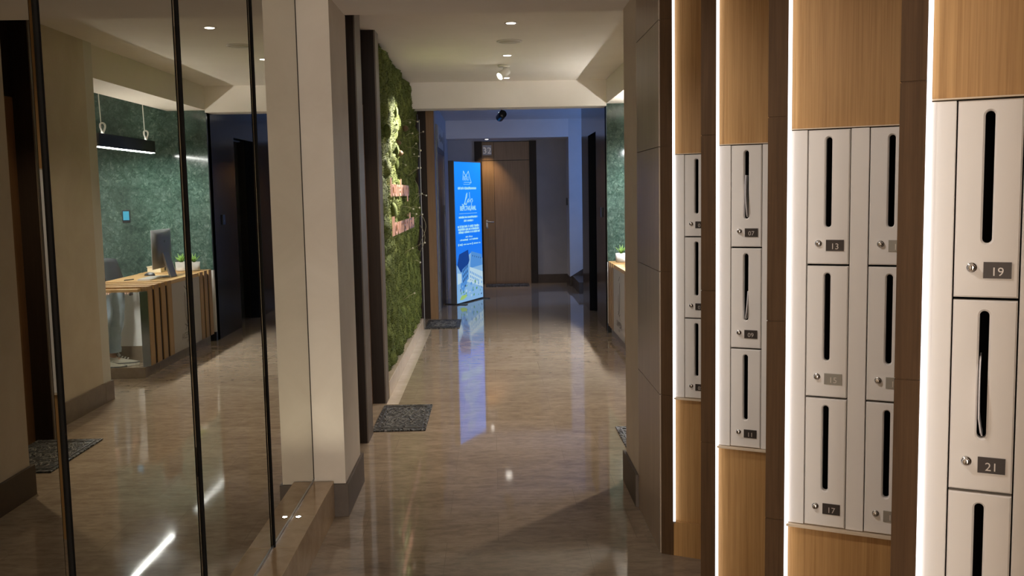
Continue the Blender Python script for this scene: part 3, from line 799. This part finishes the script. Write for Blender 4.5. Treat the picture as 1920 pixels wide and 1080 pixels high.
pp([(.44,.30),(.49,.50),(1,.40),(1,.20)], 5, 2)                                  # sunlit facade
pp([(.12,.24),(.20,.48),(.44,.55),(.42,.32),(.22,.16)], 0, 2)                    # shaded facade
pp([(.02,.28),(.02,.44),(.17,.42),(.19,.30)], 5, 2)
for i in range(8):
    for j in range(3):
        a = .50+i*.062; z = .445-j*.062-i*.0165
        pp([(a,z),(a+.028,z-.007),(a+.028,z-.042),(a,z-.036)], 4 if j == 2 else 0, 3)
for i in range(4):
    for j in range(3):
        a = .22+i*.052; z = .47-j*.07+i*.02
        pp([(a,z),(a+.025,z+.01),(a+.025,z-.03),(a,z-.038)], 4, 3)
for i in range(5): pp([(.60+i*.08,.665-i*.012),(.62+i*.08,.662-i*.012),(.62+i*.08,.64-i*.012),(.60+i*.08,.643-i*.012)], 4, 2)
pp([(.36,.30),(.42,.33),(1,.20),(1,.17)], 5, 4)
pp([(.28,.22),(.40,.30),(.70,.235),(.62,.16)], 2, 4)
for q in range(34):
    a = rr.uniform(.05,.93); z = rr.uniform(.06,.26); w = rr.uniform(.02,.06); h = rr.uniform(.015,.05); m_ = rr.choice((0,2,3,3,4,5,5))
    pp([(a,z),(a+w,z+.012),(a+w,z+h+.012),(a,z+h)], m_, 5)
pp([(.08,.06),(.16,.115),(.34,.12),(.36,.085),(.22,.05)], 6, 6)
pp([(.02,.02),(.5,.13),(.62,.125),(.20,.02)], 2, 6)
pic.build('building_picture', mats, face, fix=False)
mf = plain('steel_foot', (.10,.10,.10), .3, .8)
for a in (.05, UL-.05):
    MB().fbox(F, a-.03, a+.03, .0, .010, -.20, .12).build('foot', mf, t)

# ------------------------------------------------------------------ reception desk
DX0, DX1, DY0, DY1, DT = 1.25, 1.87, 8.36, 10.36, .788
t = thing('reception_desk', ((DX0+DX1)/2,(DY0+DY1)/2,0), 'reception desk with slatted wood ends, pale top and a mirrored near end', 'desk')
MB().box(DX0+.02,DX1,DY0,8.72,0,.093).box(DX0+.02,1.60,8.72,DY1-.03,0,.093).build('plinth', plaster('plinth_stone', (.25,.19,.13), (.31,.24,.17), .4, 14), t, bevel=.002)
tp = MB(); tp.box(DX0,DX1,9.08,9.94,.752,DT); tp.box(DX0+.05,DX1,DY0,9.08,.752,DT-.012); tp.box(DX0+.05,DX1,9.94,DY1,.752,DT-.012); tp.build('top', M['deskwood'], t, bevel=.0015)
for a, b in ((8.44,8.55),(8.61,8.72),(8.78,8.89),(8.95,9.065),(9.95,10.05),(10.10,10.20),(10.26,10.36)):
    s = MB(); s.box(DX0-.010,DX0+.05,a,b,.095,.752); s.box(DX0-.010,DX1-.001,a,b,DT-.012,DT+.004); s.box(DX0-.010,DX0+.05,a,b,.752,DT-.012)
    s.build('slat', M['slat'], t)
MB().box(DX0-.006,DX0+.02,9.08,9.94,.093,.752).build('front_panel', M['deskpanel'], t)
MB().box(DX0-.002,DX0+.02,9.94,DY1,.093,.752).build('back_board', M['dkwood'], t)
MB().box(DX0-.002,DX0+.02,8.47,9.08,.093,.752).build('back_board', M['dkwood'], t)
MB().prism((V(0,0,.093),X,Y,Z), [(1.285,DY0),(1.243,8.437),(1.262,8.45),(1.30,DY0+.02)], 0, .659).build('corner_strip', plain('satin_dark_steel', (.22,.25,.29), .2, .9), t)
mp_ = MB().box(1.285,DX1,DY0+.001,DY0+.02,.093,.752).build('mirror_end_panel', M['polish'], t)
mp_['label'] = 'mirror finished end panel'
MB().box(DX0+.02,DX1,DY1-.06,DY1-.03,.093,.752).build('end_panel', M['deskpanel'], t)
MB().box(DX1-.02,DX1,DY0+.02,9.0,.093,.752).build('back_panel', M['deskpanel'], t)
lo = MB(); FL = (V(DX0-.006,9.62,0), -Y, Z, -X)    # viewer looks along +X
lp = lambda pts, w=.006: lo.stroke(FL, pts, w, .0003, .0012)
lp([(.18,.70),(.10,.655)], .010); lp([(.165,.64),(.19,.54),(.17,.40),(.13,.33)]); lp([(.165,.64),(.15,.54),(.155,.42),(.13,.33)], .005)
lp([(.06,.50),(.045,.44),(.07,.38),(.12,.33)]); lp([(.20,.33),(.13,.30),(.05,.345)], .008); lp([(.19,.27),(.12,.335),(.04,.31)], .008); lp([(.09,.52),(.10,.42),(.125,.34)], .004)
add_text(lo, (V(DX0-.006,9.50,.19),-Y,Z,-X), 'OLIMPEDIA', .085, .001, sx=.9); add_text(lo, (V(DX0-.006,9.50,.145),-Y,Z,-X), 'HOTEL', .035, .001)
lo.build('emblem', M['logo'], t)

# things on the desk
t = thing('computer', (1.40,9.52,DT+.001), 'silver all-in-one computer seen from behind on the reception desk', 'computer')
m = MB(); FM = (V(1.47,9.52,DT), Y, Z, V(-1,0,0))
pts = [(-.264,.09),(.264,.09),(.264,.465),(-.264,.465)]
m.fbox((V(1.47,9.52,DT),Y,Z,X), -.264,.264,.09,.465,0,.006)
vs = []; 
for f_, c_b in ((1,0),(.97,-.012),(.6,-.03),(.2,-.036)):
    for a, b in ((-.264,-.1875),(.264,-.1875),(.264,.1875),(-.264,.1875)): vs.append(V(1.47+c_b, 9.52+a*f_, DT+.2775+b*f_))
m.add(vs, [(4*i+q,4*i+(q+1)%4,4*i+4+(q+1)%4,4*i+4+q) for i in range(3) for q in range(4)]+[(12,13,14,15)], 0, True)
m.build('shell', M['alu'], t)
MB().box(1.476,1.4775,9.265,9.775,DT+.155,DT+.455).build('screen', M['blackglass'], t)
s = MB(); s.prism((V(0,9.52,DT+.001),X,Z,Y), [(1.436,.20),(1.436,.24),(1.428,.24),(1.365,.02),(1.36,.006),(1.36,0),(1.56,0),(1.56,.006),(1.378,.008)], -.085, .085); s.build('stand', M['alu'], t)
lgm = MB(); lgm.lathe([(.014,0),(.014,.001)], (V(1.4335,9.52,DT+.35),Y,Z,-X), 16); lgm.build('badge', plain('dark_badge', (.06,.07,.10), .3), t)
MB().tube([(1.43,9.58,DT+.17),(1.40,9.62,DT+.13),(1.385,9.64,DT+.06),(1.40,9.65,DT+.008)], .004, 6).build('power_cable', M['cord'], t)
t = thing('keyboard', (1.50,9.25,DT), 'white keyboard lying in front of the computer', 'keyboard')
MB().box(1.44,1.56,9.075,9.425,DT+.001,DT+.016).build('case', M['plastic_w'], t, bevel=.004)
kk = MB()
for i in range(5):
    for j in range(12): kk.box(1.448+.022*i,1.466+.022*i,9.085+.0285*j,9.108+.0285*j,DT+.016,DT+.019)
kk.build('keys', plain('key_white', (.70,.70,.69), .5), t)
t = thing('computer_mouse', (1.66,9.70,DT), 'dark mouse beside the white keyboard', 'mouse')
mm = MB(); vs = []
for i in range(7):
    th = PI/2*i/6
    for k in range(14): ph = 2*PI*k/14; vs.append(V(1.66+.055*math.cos(th)*math.cos(ph), 9.70+.033*math.cos(th)*math.sin(ph), DT+.001+.034*math.sin(th)))
mm.add(vs, [(i*14+k,i*14+(k+1)%14,(i+1)*14+(k+1)%14,(i+1)*14+k) for i in range(6) for k in range(14)]+[tuple(range(13,-1,-1))], 0, True); mm.build('shell', M['leather'], t)
MB().tube([(1.612,9.70,DT+.022),(1.632,9.70,DT+.031)], .004, 6).build('scroll_wheel', M['alu'], t)
t = thing('pen', (1.66,9.20,DT), 'small dark pen left of the keyboard', 'pen')
MB().tube([(1.70,9.13,DT+.006),(1.65,9.23,DT+.006)], .005, 8).build('barrel', M['black'], t); MB().tube([(1.65,9.23,DT+.006),(1.646,9.238,DT+.006)], [.005,.001], 8).build('tip', M['chrome'], t)
DT2 = DT+.0045
t = thing('card_box', (1.72,10.12,DT2), 'low cream box behind the computer stand', 'box')
MB().box(1.66,1.80,10.03,10.22,DT2+.001,DT2+.055).build('tray', M['cream'], t, bevel=.003)
MB().box(1.658,1.66,10.14,10.18,DT2+.012,DT2+.045).build('cut_out', M['black'], t)
MB().box(1.655,1.805,10.025,10.225,DT2+.055,DT2+.064).build('lid', M['cream'], t, bevel=.002)
def potted(x, y, label, leaves):
    t = thing('potted_succulent', (x,y,DT2), label, 'potted plant', 'white pots on the reception desk')
    F = (V(x,y,DT2), X, Y, Z)
    MB().lathe([(.052,.001),(.058,.01),(.062,.095),(.056,.095),(.054,.085)], F, 28).build('pot', M['pot'], t)
    MB().lathe([(.055,.083),(.055,.086),(.001,.088)], F, 20).build('soil', M['soil'], t)
    l = MB(); r = random.Random(int(x*1000))
    for q in range(leaves):
        w = q*2.4; tilt = .15+.75*q/leaves; ln = r.uniform(.07,.11)
        d = V(math.cos(w)*math.sin(tilt), math.sin(w)*math.sin(tilt), math.cos(tilt)); p = V(x,y,DT2+.085)
        l.tube([p, p+d*ln*.5+V(0,0,.004), p+d*ln], [.007,.006,.0008], 6)
    l.build('leaves', M['leaf'], t)
potted(1.50,10.20,'white pot with a spiky green succulent beside the computer stand',22)
potted(1.36,10.17,'white pot half hidden by the mirror seam at the desk end',12)

# tablet on the green wall, device on dark wall, wall switch
t = thing('wall_tablet', (2.15,10.48,1.31), 'black wall tablet with a pale blue lit screen on green marble', 'tablet')
MB().box(2.108,2.192,10.468,10.4795,1.305,1.44).build('case', M['black'], t, bevel=.003)
MB().box(2.117,2.180,10.4665,10.468,1.33,1.425).build('screen', M['tablet'], t)
t = thing('wall_mounted_intercom', (1.25,10.94,1.25), 'small black intercom box on the dark glossy wall', 'intercom')
MB().box(1.235,1.2495,10.89,10.99,1.25,1.36).build('case', M['black'], t, bevel=.003)
MB().box(1.233,1.235,10.92,10.96,1.28,1.30).build('button_panel', M['gun'], t)
t = thing('light_switch', (1.25,16.18,1.30), 'small dark switch box on the white wall corner beyond the hall', 'switch')
MB().box(1.248,1.265,16.10,16.25,1.32,1.44).build('case', M['black'], t, bevel=.003); MB().box(1.245,1.248,16.14,16.21,1.35,1.41).build('rocker', M['gun'], t)

# office chair behind the desk
t = thing('office_chair', (2.0,9.53,0), 'black office chair behind the reception desk', 'chair')
b = MB(); vs = []; n1, n2 = 9, 10
for side in (0, 1):
    for i in range(n1+1):
        for j in range(n2+1):
            u_ = -1+2*i/n1; w_ = j/n2
            hw = .235-.03*w_; 
            vs.append(V(1.925-.05*u_*u_+.13*w_+side*.05, 9.55+u_*hw, .52+w_*.46-.02*u_*u_*w_))
ix = lambda s_, i, j: s_*(n1+1)*(n2+1)+i*(n2+1)+j
fs_ = []
for i in range(n1):
    for j in range(n2):
        fs_.append((ix(0,i,j),ix(0,i,j+1),ix(0,i+1,j+1),ix(0,i+1,j))); fs_.append((ix(1,i,j),ix(1,i+1,j),ix(1,i+1,j+1),ix(1,i,j+1)))
for i in range(n1): fs_ += [(ix(0,i,0),ix(0,i+1,0),ix(1,i+1,0),ix(1,i,0)), (ix(0,i,n2),ix(1,i,n2),ix(1,i+1,n2),ix(0,i+1,n2))]
for j in range(n2): fs_ += [(ix(0,0,j),ix(1,0,j),ix(1,0,j+1),ix(0,0,j+1)), (ix(0,n1,j),ix(0,n1,j+1),ix(1,n1,j+1),ix(1,n1,j))]
b.add(vs, fs_, 0, True); b.build('backrest', M['leather'], t)
MB().box(1.70,1.97,9.32,9.78,.44,.52).build('seat', M['leather'], t, bevel=.03)
MB().tube([(1.95,9.55,.06),(1.95,9.55,.44)], .028, 14).build('gas_column', M['gun'], t)
MB().tube([(1.96,9.55,.44),(2.03,9.55,.45),(2.035,9.55,.58)], .018, 10).build('back_support', M['gun'], t)
for q in range(5):
    w = 2*PI*q/5+.3; e_ = V(1.95+.24*math.cos(w), 9.55+.24*math.sin(w), .075)
    lg2 = MB().tube([V(1.95,9.55,.11), e_], [.022,.016], 8).build('leg', M['gun'], t)
    MB().lathe([(.001,-.012),(.028,-.012),(.028,.012),(.001,.012)], (V(e_.x,e_.y,.029), V(math.cos(w),math.sin(w),0), Z, V(-math.sin(w),math.cos(w),0)), 14).build('caster', M['black'], lg2)
for s in (-1,1):
    MB().tube([(1.85,9.55+s*.22,.46),(1.85,9.55+s*.27,.50),(1.85,9.55+s*.27,.66),(1.76,9.55+s*.27,.68),(1.94,9.55+s*.27,.68)], .016, 8).build('armrest', M['gun'], t)

# pendant lamp above the desk
PX, PY0, PY1, PZ0, PZ1 = 1.70, 8.66, 10.08, 2.022, 2.14
t = thing('pendant_lamp', (PX,(PY0+PY1)/2,ZC), 'long black pendant lamp with a glowing underside hung over the reception desk', 'pendant lamp')
w = .032
pb = MB(); pb.box(PX-w,PX-w+.006,PY0,PY1,PZ0,PZ1); pb.box(PX+w-.006,PX+w,PY0,PY1,PZ0,PZ1); pb.box(PX-w,PX+w,PY0-.004,PY0,PZ0,PZ1); pb.box(PX-w,PX+w,PY1,PY1+.004,PZ0,PZ1); pb.box(PX-w+.007,PX+w-.007,PY0,PY1,PZ0+.05,PZ0+.06)
pb.build('housing', M['black'], t)
MB().box(PX-w+.006,PX+w-.006,PY0,PY1,PZ0-.004,PZ0+.004).build('diffuser', M['pend_led'], t)
MB().box(PX-.006,PX+.006,PY0+.05,PY1-.05,PZ1-.012,PZ1-.006).build('uplight', M['pend_up'], t)
for q, yy in enumerate((8.80,9.89)):
    MB().tube([(PX,yy-.02,ZC-.002),(PX,yy-.015,2.45),(PX,yy,2.25),(PX,yy,PZ1-.005)], .004, 6).build('cord', M['cord'], t)
    ring = []
    for i in range(25):
        a = 2*PI*i/24*1.08; ring.append((PX+.008*math.sin(a*2), yy+.035+.046*math.sin(a), PZ1+.05-.047*math.cos(a)))
    MB().tube(ring, .0085, 8).build('cord_loop', M['cord'], t)
    MB().lathe([(.03,0),(.03,.02),(.001,.022)], (V(PX,yy-.02,ZC),X,-Y,-Z), 18).build('ceiling_cup', M['whitepaint'], t)

# ------------------------------------------------------------------ person standing beside the desk (seen in its mirrored end)
def skinmesh(name, verts, edges, radii, mat, parent, sub=2, root=0):
    me = D.meshes.new(name); me.from_pydata([tuple(Vector(v)) for v in verts], edges, []); me.materials.append(mat)
    o = D.objects.new(name, me); COL.objects.link(o); o.parent = parent
    sk_ = o.modifiers.new('skin', 'SKIN'); sk_.use_smooth_shade = True
    lay = me.skin_vertices[0].data if me.skin_vertices else None
    if lay is None:
        bm = bmesh.new(); bm.from_mesh(me); L = bm.verts.layers.skin.verify(); bm.to_mesh(me); bm.free(); lay = me.skin_vertices[0].data
    for i, r in enumerate(radii):
        lay[i].radius = (r, r) if not isinstance(r, tuple) else r
        lay[i].use_root = (i == root)
    sb = o.modifiers.new('sub', 'SUBSURF'); sb.levels = sub; sb.render_levels = sub
    return o
# local frame: faces -X, origin on floor between the feet
t = thing('person', (1.80,7.83,0), 'person in rolled-up jeans and white trainers, legs mirrored in the desk end', 'person')
L = lambda x, y, z: (x, y, z)
bv = [L(.02,0,.92), L(.02,0,1.05), L(.02,0,1.20), L(.03,0,1.36), L(.02,0,1.44), L(0,0,1.50), L(-.02,0,1.58), L(-.03,0,1.68),
      L(.02,.09,.90), L(.0,.10,.50), L(.04,.10,.12), L(.03,.10,.07), L(-.05,.115,.045),
      L(.02,-.09,.90), L(-.03,-.11,.50), L(.0,-.10,.12), L(-.01,-.10,.07), L(-.09,-.10,.045),
      L(.03,.17,1.40), L(.05,.20,1.13), L(-.04,.21,.90), L(-.07,.20,.84),
      L(.03,-.17,1.40), L(.04,-.21,1.13), L(-.07,-.17,.86), L(-.11,-.15,.79)]
be = [(0,1),(1,2),(2,3),(3,4),(4,5),(5,6),(6,7),(0,8),(8,9),(9,10),(10,11),(11,12),(0,13),(13,14),(14,15),(15,16),(16,17),(3,18),(18,19),(19,20),(20,21),(3,22),(22,23),(23,24),(24,25)]
br_ = [.125,.115,.125,.12,.06,.05,.085,.075,.085,.056,.038,.036,.03,.085,.056,.038,.036,.03,.05,.038,.028,.03,.05,.038,.028,.03]
body = skinmesh('body', bv, be, br_, M['skin'], t)
def limb(name, pts, rads, mat, parent, n=14, fold=0.0, seed=0):
    # loose garment tube with folds
    mb = MB(); org = parent_org(parent); P3 = [Vector(p)+org for p in pts]
    fine = []; fr_ = []
    for i in range(len(P3)-1):
        for q in range(6):
            f_ = q/6; fine.append(P3[i].lerp(P3[i+1], f_)); fr_.append(rads[i]*(1-f_)+rads[i+1]*f_)
    fine.append(P3[-1]); fr_.append(rads[-1])
    mb.tube(fine, fr_, n, 0, False)
    if fold:
        mb.v = [tuple(Vector(v)+V(1,0,0)*fold*noise.noise(Vector(v)*14+V(seed,0,0))+V(0,1,0)*fold*noise.noise(Vector(v)*14+V(0,seed,5))) for v in mb.v]
    o = mb.build(name, mat, parent); 
    so = o.modifiers.new('thick', 'SOLIDIFY'); so.thickness = .006; so.offset = 0
    return o
jn = limb('trouser_leg', [(.02,.085,.95),(.0,.10,.70),(.0,.10,.50),(.045,.10,.30),(.035,.10,.15)], [.125,.108,.095,.085,.07], M['denim'], t, 16, .018, 1)
limb('cuff', [(.035,.10,.175),(.035,.10,.135)], [.078,.074], M['denim'], t, 16, .004, 2)
limb('trouser_leg', [(.02,-.085,.95),(-.03,-.105,.70),(-.03,-.11,.50),(.005,-.105,.30),(-.005,-.10,.15)], [.125,.108,.095,.088,.072], M['denim'], t, 16, .018, 3)
limb('cuff', [(-.005,-.10,.175),(-.005,-.10,.135)], [.08,.076], M['denim'], t, 16, .004, 4)
skinmesh('hips', [(.02,0,1.0),(.02,0,.93),(.02,.07,.88),(.02,-.07,.88)], [(0,1),(1,2),(1,3)], [.135,.145,.13,.13], M['denim'], t)
skinmesh('sweater', [(.02,0,.98),(.02,0,1.10),(.02,0,1.25),(.03,0,1.38),(.02,0,1.445),(.03,.16,1.39),(.055,.20,1.15),(-.03,.21,.93),(.03,-.16,1.39),(.045,-.21,1.15),(-.055,-.175,.89)],
         [(0,1),(1,2),(2,3),(3,4),(3,5),(5,6),(6,7),(3,8),(8,9),(9,10)], [.15,.145,.145,.135,.07,.075,.055,.045,.075,.055,.045], M['shirt'], t)
def head(parent):
    org = parent_org(parent); mb = MB(); vs = []; n1, n2 = 20, 16; c = V(-.045,0,1.63)
    for i in range(n2+1):
        th = PI*i/n2
        for k in range(n1):
            ph = 2*PI*k/n1; d = V(math.sin(th)*math.cos(ph), math.sin(th)*math.sin(ph), math.cos(th))
            p = V(d.x*.098, d.y*(.078 if d.z > -.3 else .068), d.z*.115)
            if d.x < -.3 and d.z < -.5: p.x -= .012                       # chin
            vs.append(org+c+p)
    mb.add(vs, [(i*n1+k, i*n1+(k+1)%n1, (i+1)*n1+(k+1)%n1, (i+1)*n1+k) for i in range(n2) for k in range(n1)], 0, True)
    for s in (-1, 1): mb.lathe([(.001,-.008),(.022,-.006),(.026,.004),(.015,.01),(.001,.01)], (org+c+V(.012,s*.079,0),X*.7,Z*1.2,Y*s), 12)
    mb.tube([org+c+V(-.092,0,.03), org+c+V(-.108,0,-.01), org+c+V(-.116,0,-.026), org+c+V(-.096,0,-.036)], [.008,.011,.014,.009], 8)
    h = mb.build('head', M['skin'], parent)
    for s in (-1, 1):
        e = MB(); e.lathe([(.001,-.004),(.010,0),(.001,.004)], (org+c+V(-.086,s*.032,.004),Y,Z,X), 12); e.build('eye', M['plastic_w'], h)
        p_ = MB(); p_.lathe([(.0048,0),(.0048,.001)], (org+c+V(-.0895,s*.032,.004),Y,Z,-X), 10); p_.build('pupil', M['black'], h)
    mo_ = MB(); mo_.tube([org+c+V(-.083,-.024,-.064), org+c+V(-.098,0,-.064), org+c+V(-.083,.024,-.064)], [.002,.006,.002], 8); mo_.build('mouth', plain('lips', (.42,.16,.14), .5), h)
    hr = MB(); vs = []
    for i in range(12):
        th = .02+PI*.60*i/11
        for k in range(22):
            ph = 2*PI*k/22; d = V(math.sin(th)*math.cos(ph), math.sin(th)*math.sin(ph), math.cos(th))
            f_ = 1.0 if not (d.x < -.45 and d.z < .45) else .86
            vs.append(org+c+V(.010+d.x*.112*f_, d.y*.093*f_, .012+d.z*.125*f_))
    hr.add(vs, [(i*22+k, i*22+(k+1)%22, (i+1)*22+(k+1)%22, (i+1)*22+k) for i in range(11) for k in range(22)], 0, True)
    hr.tube([org+c+V(.09,0,.0), org+c+V(.115,0,-.08), org+c+V(.105,0,-.20)], [.06,.06,.02], 12)
    hr.build('hair', M['hair'], parent)
head(t)
def hand(parent, w, d, side, name='hand'):
    # palm with four fingers and a thumb, slightly curled
    d = Vector(d).normalized(); a = Vector(side).normalized(); nrm = d.cross(a).normalized(); w = Vector(w)
    vs = [w, w+d*.03, w+d*.075]; es = [(0,1),(1,2)]; rs = [.024,(.030),.030]
    for q, ln in enumerate((.062,.072,.068,.052)):
        b_ = w+d*.082+a*(-.027+.018*q)
        i0 = len(vs); vs += [w+d*.055+a*(-.020+.0135*q), b_, b_+d*ln*.5+nrm*.010, b_+d*ln*.85+nrm*.028]; es += [(1,i0),(i0,i0+1),(i0+1,i0+2),(i0+2,i0+3)]; rs += [.013,.009,.0085,.007]
    i0 = len(vs); vs += [w+d*.025-a*.028, w+d*.055-a*.046+nrm*.012, w+d*.080-a*.046+nrm*.026]; es += [(1,i0),(i0,i0+1),(i0+1,i0+2)]; rs += [.014,.011,.008]
    return skinmesh(name, vs, es, rs, M['skin'], parent, 1)
hand(t, (-.085,.20,.84), (-.25,-.05,-.95), (-1,0,0))
hand(t, (-.115,-.15,.80), (-.45,.05,-.9), (-.9,0,.45))
def shoe(x, y, rot, parent):
    org = parent_org(parent); F = (org+V(x,y,0), V(-math.cos(rot), -math.sin(rot), 0), V(math.sin(rot), -math.cos(rot), 0), Z)
    def ring(a, hw, z): return None
    prof = [(-.075,.026,.092),(-.05,.036,.098),(0,.040,.092),(.05,.043,.075),(.10,.046,.058),(.15,.042,.046),(.185,.024,.036)]
    mb = MB(); vs = []; nn_ = 10
    for a, hw, h in prof:
        for k in range(nn_+1):
            w = PI*k/nn_; vs.append(F[0]+F[1]*a+F[2]*(hw*math.cos(w))+Z*(.028+(h-.028)*math.sin(w)**.7))
    fs2 = [(i*(nn_+1)+k, i*(nn_+1)+k+1, (i+1)*(nn_+1)+k+1, (i+1)*(nn_+1)+k) for i in range(len(prof)-1) for k in range(nn_)]
    fs2 += [tuple(range(nn_+1)), tuple((len(prof)-1)*(nn_+1)+k for k in range(nn_, -1, -1))]
    mb.add(vs, fs2, 0, True); up_ = mb.build('trainer', M['shoe'], parent)
    so = [(-.085,.0),(-.075,.03),(-.04,.04),(.03,.042),(.10,.05),(.16,.045),(.195,.022),(.20,0)]
    so = so + [(a, -b) for a, b in so[-2:0:-1]]
    s = MB(); s.prism(F, so, .001, .03); s.build('sole', M['shoe'], up_, bevel=.006)
    tr = MB(); tr.prism(F, [(a*1.01, b*1.04) for a, b in so], .026, .036); tr.build('side_trim', M['shoedk'], up_)
    lc = MB()
    for q in range(4): lc.tube([F[0]+F[1]*(.02+.025*q)+F[2]*.022+Z*(.092-.008*q), F[0]+F[1]*(.03+.025*q)+Z*(.099-.009*q), F[0]+F[1]*(.02+.025*q)-F[2]*.022+Z*(.092-.008*q)], .004, 6)
    for s_ in (-1,1): lc.tube([F[0]+F[1]*.01+Z*.105, F[0]+F[1]*.02+F[2]*s_*.03+Z*.122, F[0]+F[1]*.035+F[2]*s_*.04+Z*.10, F[0]+F[1]*.012+Z*.105], .004, 6)
    lc.build('laces', M['plastic_w'], up_)
shoe(.0,.10,.12,t); shoe(-.04,-.10,.35,t)
t2 = thing('phone', (1.641,7.64,.70), 'dark phone in the hand of the standing person', 'phone')
MB().box(1.622,1.635,7.60,7.67,.655,.79).build('case', M['black'], t2, bevel=.003); MB().box(1.6212,1.622,7.605,7.665,.665,.78).build('screen', M['blackglass'], t2)

# ------------------------------------------------------------------ lights
def spot(loc, d, energy, size, blend, col=(1,.84,.66), rad=.03):
    l = D.lights.new('spot', 'SPOT'); l.energy = energy; l.spot_size = size; l.spot_blend = blend; l.color = col; l.shadow_soft_size = rad
    o = D.objects.new('lamp', l); COL.objects.link(o); o.location = loc; o.rotation_euler = Vector(d).to_track_quat('-Z', 'Y').to_euler(); return o
WARM = (1,.86,.70)
spot((.161,6.9,ZC-.012), (0,0,-1), 58, math.radians(110), .9, WARM)
spot((.161,8.5,ZC-.012), (0,0,-1), 58, math.radians(110), .9, WARM)
spot((.177,10.14,ZC-.012), (0,0,-1), 40, math.radians(90), .9, WARM)
spot((.178,14.3,2.70), (0,0,-1), 40, math.radians(120), .9, (1,.88,.76))
spot((-.06,16.1,2.415), (0,.22,-1), 45, math.radians(75), .8, (1,.8,.55), .015)
spot(sp_pos, SD, 1000, math.radians(44), .7, (1,.92,.82), .03)
spot((-.80,6.5,2.70), (.10,0,-1), 70, math.radians(75), .7, (1,.84,.64), .02)       # door lamp in the left door head
spot((1.10,5.50,2.70), (-.10,0,-1), 80, math.radians(85), .7, (1,.84,.64), .02)      # door lamp in the right door head
spot((-.858,UY,.188), (.10,.62,.62), 5.5, math.radians(70), .9, (1,.95,.78), .012) # small uplight set in the ledge, washing the pillar
spot((-.45,1.5,2.45), (1.3,.65,-1.15), 44, math.radians(62), .9, (1,.95,.91), .04)   # two added spots without fixtures, brightening the mailboxes
spot((-.45,2.8,2.45), (1.3,.65,-1.15), 44, math.radians(58), .9, (1,.95,.91), .04)
def area(loc, d, sx, sy, e, col):
    l = D.lights.new('area', 'AREA'); l.shape = 'RECTANGLE'; l.size = sx; l.size_y = sy; l.energy = e; l.color = col
    o = D.objects.new('area_lamp', l); COL.objects.link(o); o.location = loc; o.rotation_euler = Vector(d).to_track_quat('-Z', 'Y').to_euler(); return o
area((3.42,14.5,1.7), (-1,0,0), 1.6, 1.5, 40, (.14,.34,1.0))                           # dusk daylight through the stair window
area((.2,-4.3,1.5), (0,1,0), 1.8, 2.1, 195, (1,.945,.88))                              # added fill light behind the camera, no entrance built
w = D.worlds.new('world'); SC.world = w; w.use_nodes = True
w.node_tree.nodes['Background'].inputs[0].default_value = (.10,.20,.5,1); w.node_tree.nodes['Background'].inputs[1].default_value = .5

SC.view_settings.view_transform = 'Standard'; SC.view_settings.look = 'None'; SC.view_settings.gamma = 1; SC.view_settings.use_curve_mapping = False
SC.view_settings.exposure = 0.0
SC.cycles.use_denoising = True
SC.cycles.max_bounces = 10; SC.cycles.glossy_bounces = 6; SC.cycles.diffuse_bounces = 5; SC.cycles.sample_clamp_indirect = 6
SC.cycles.blur_glossy = .5
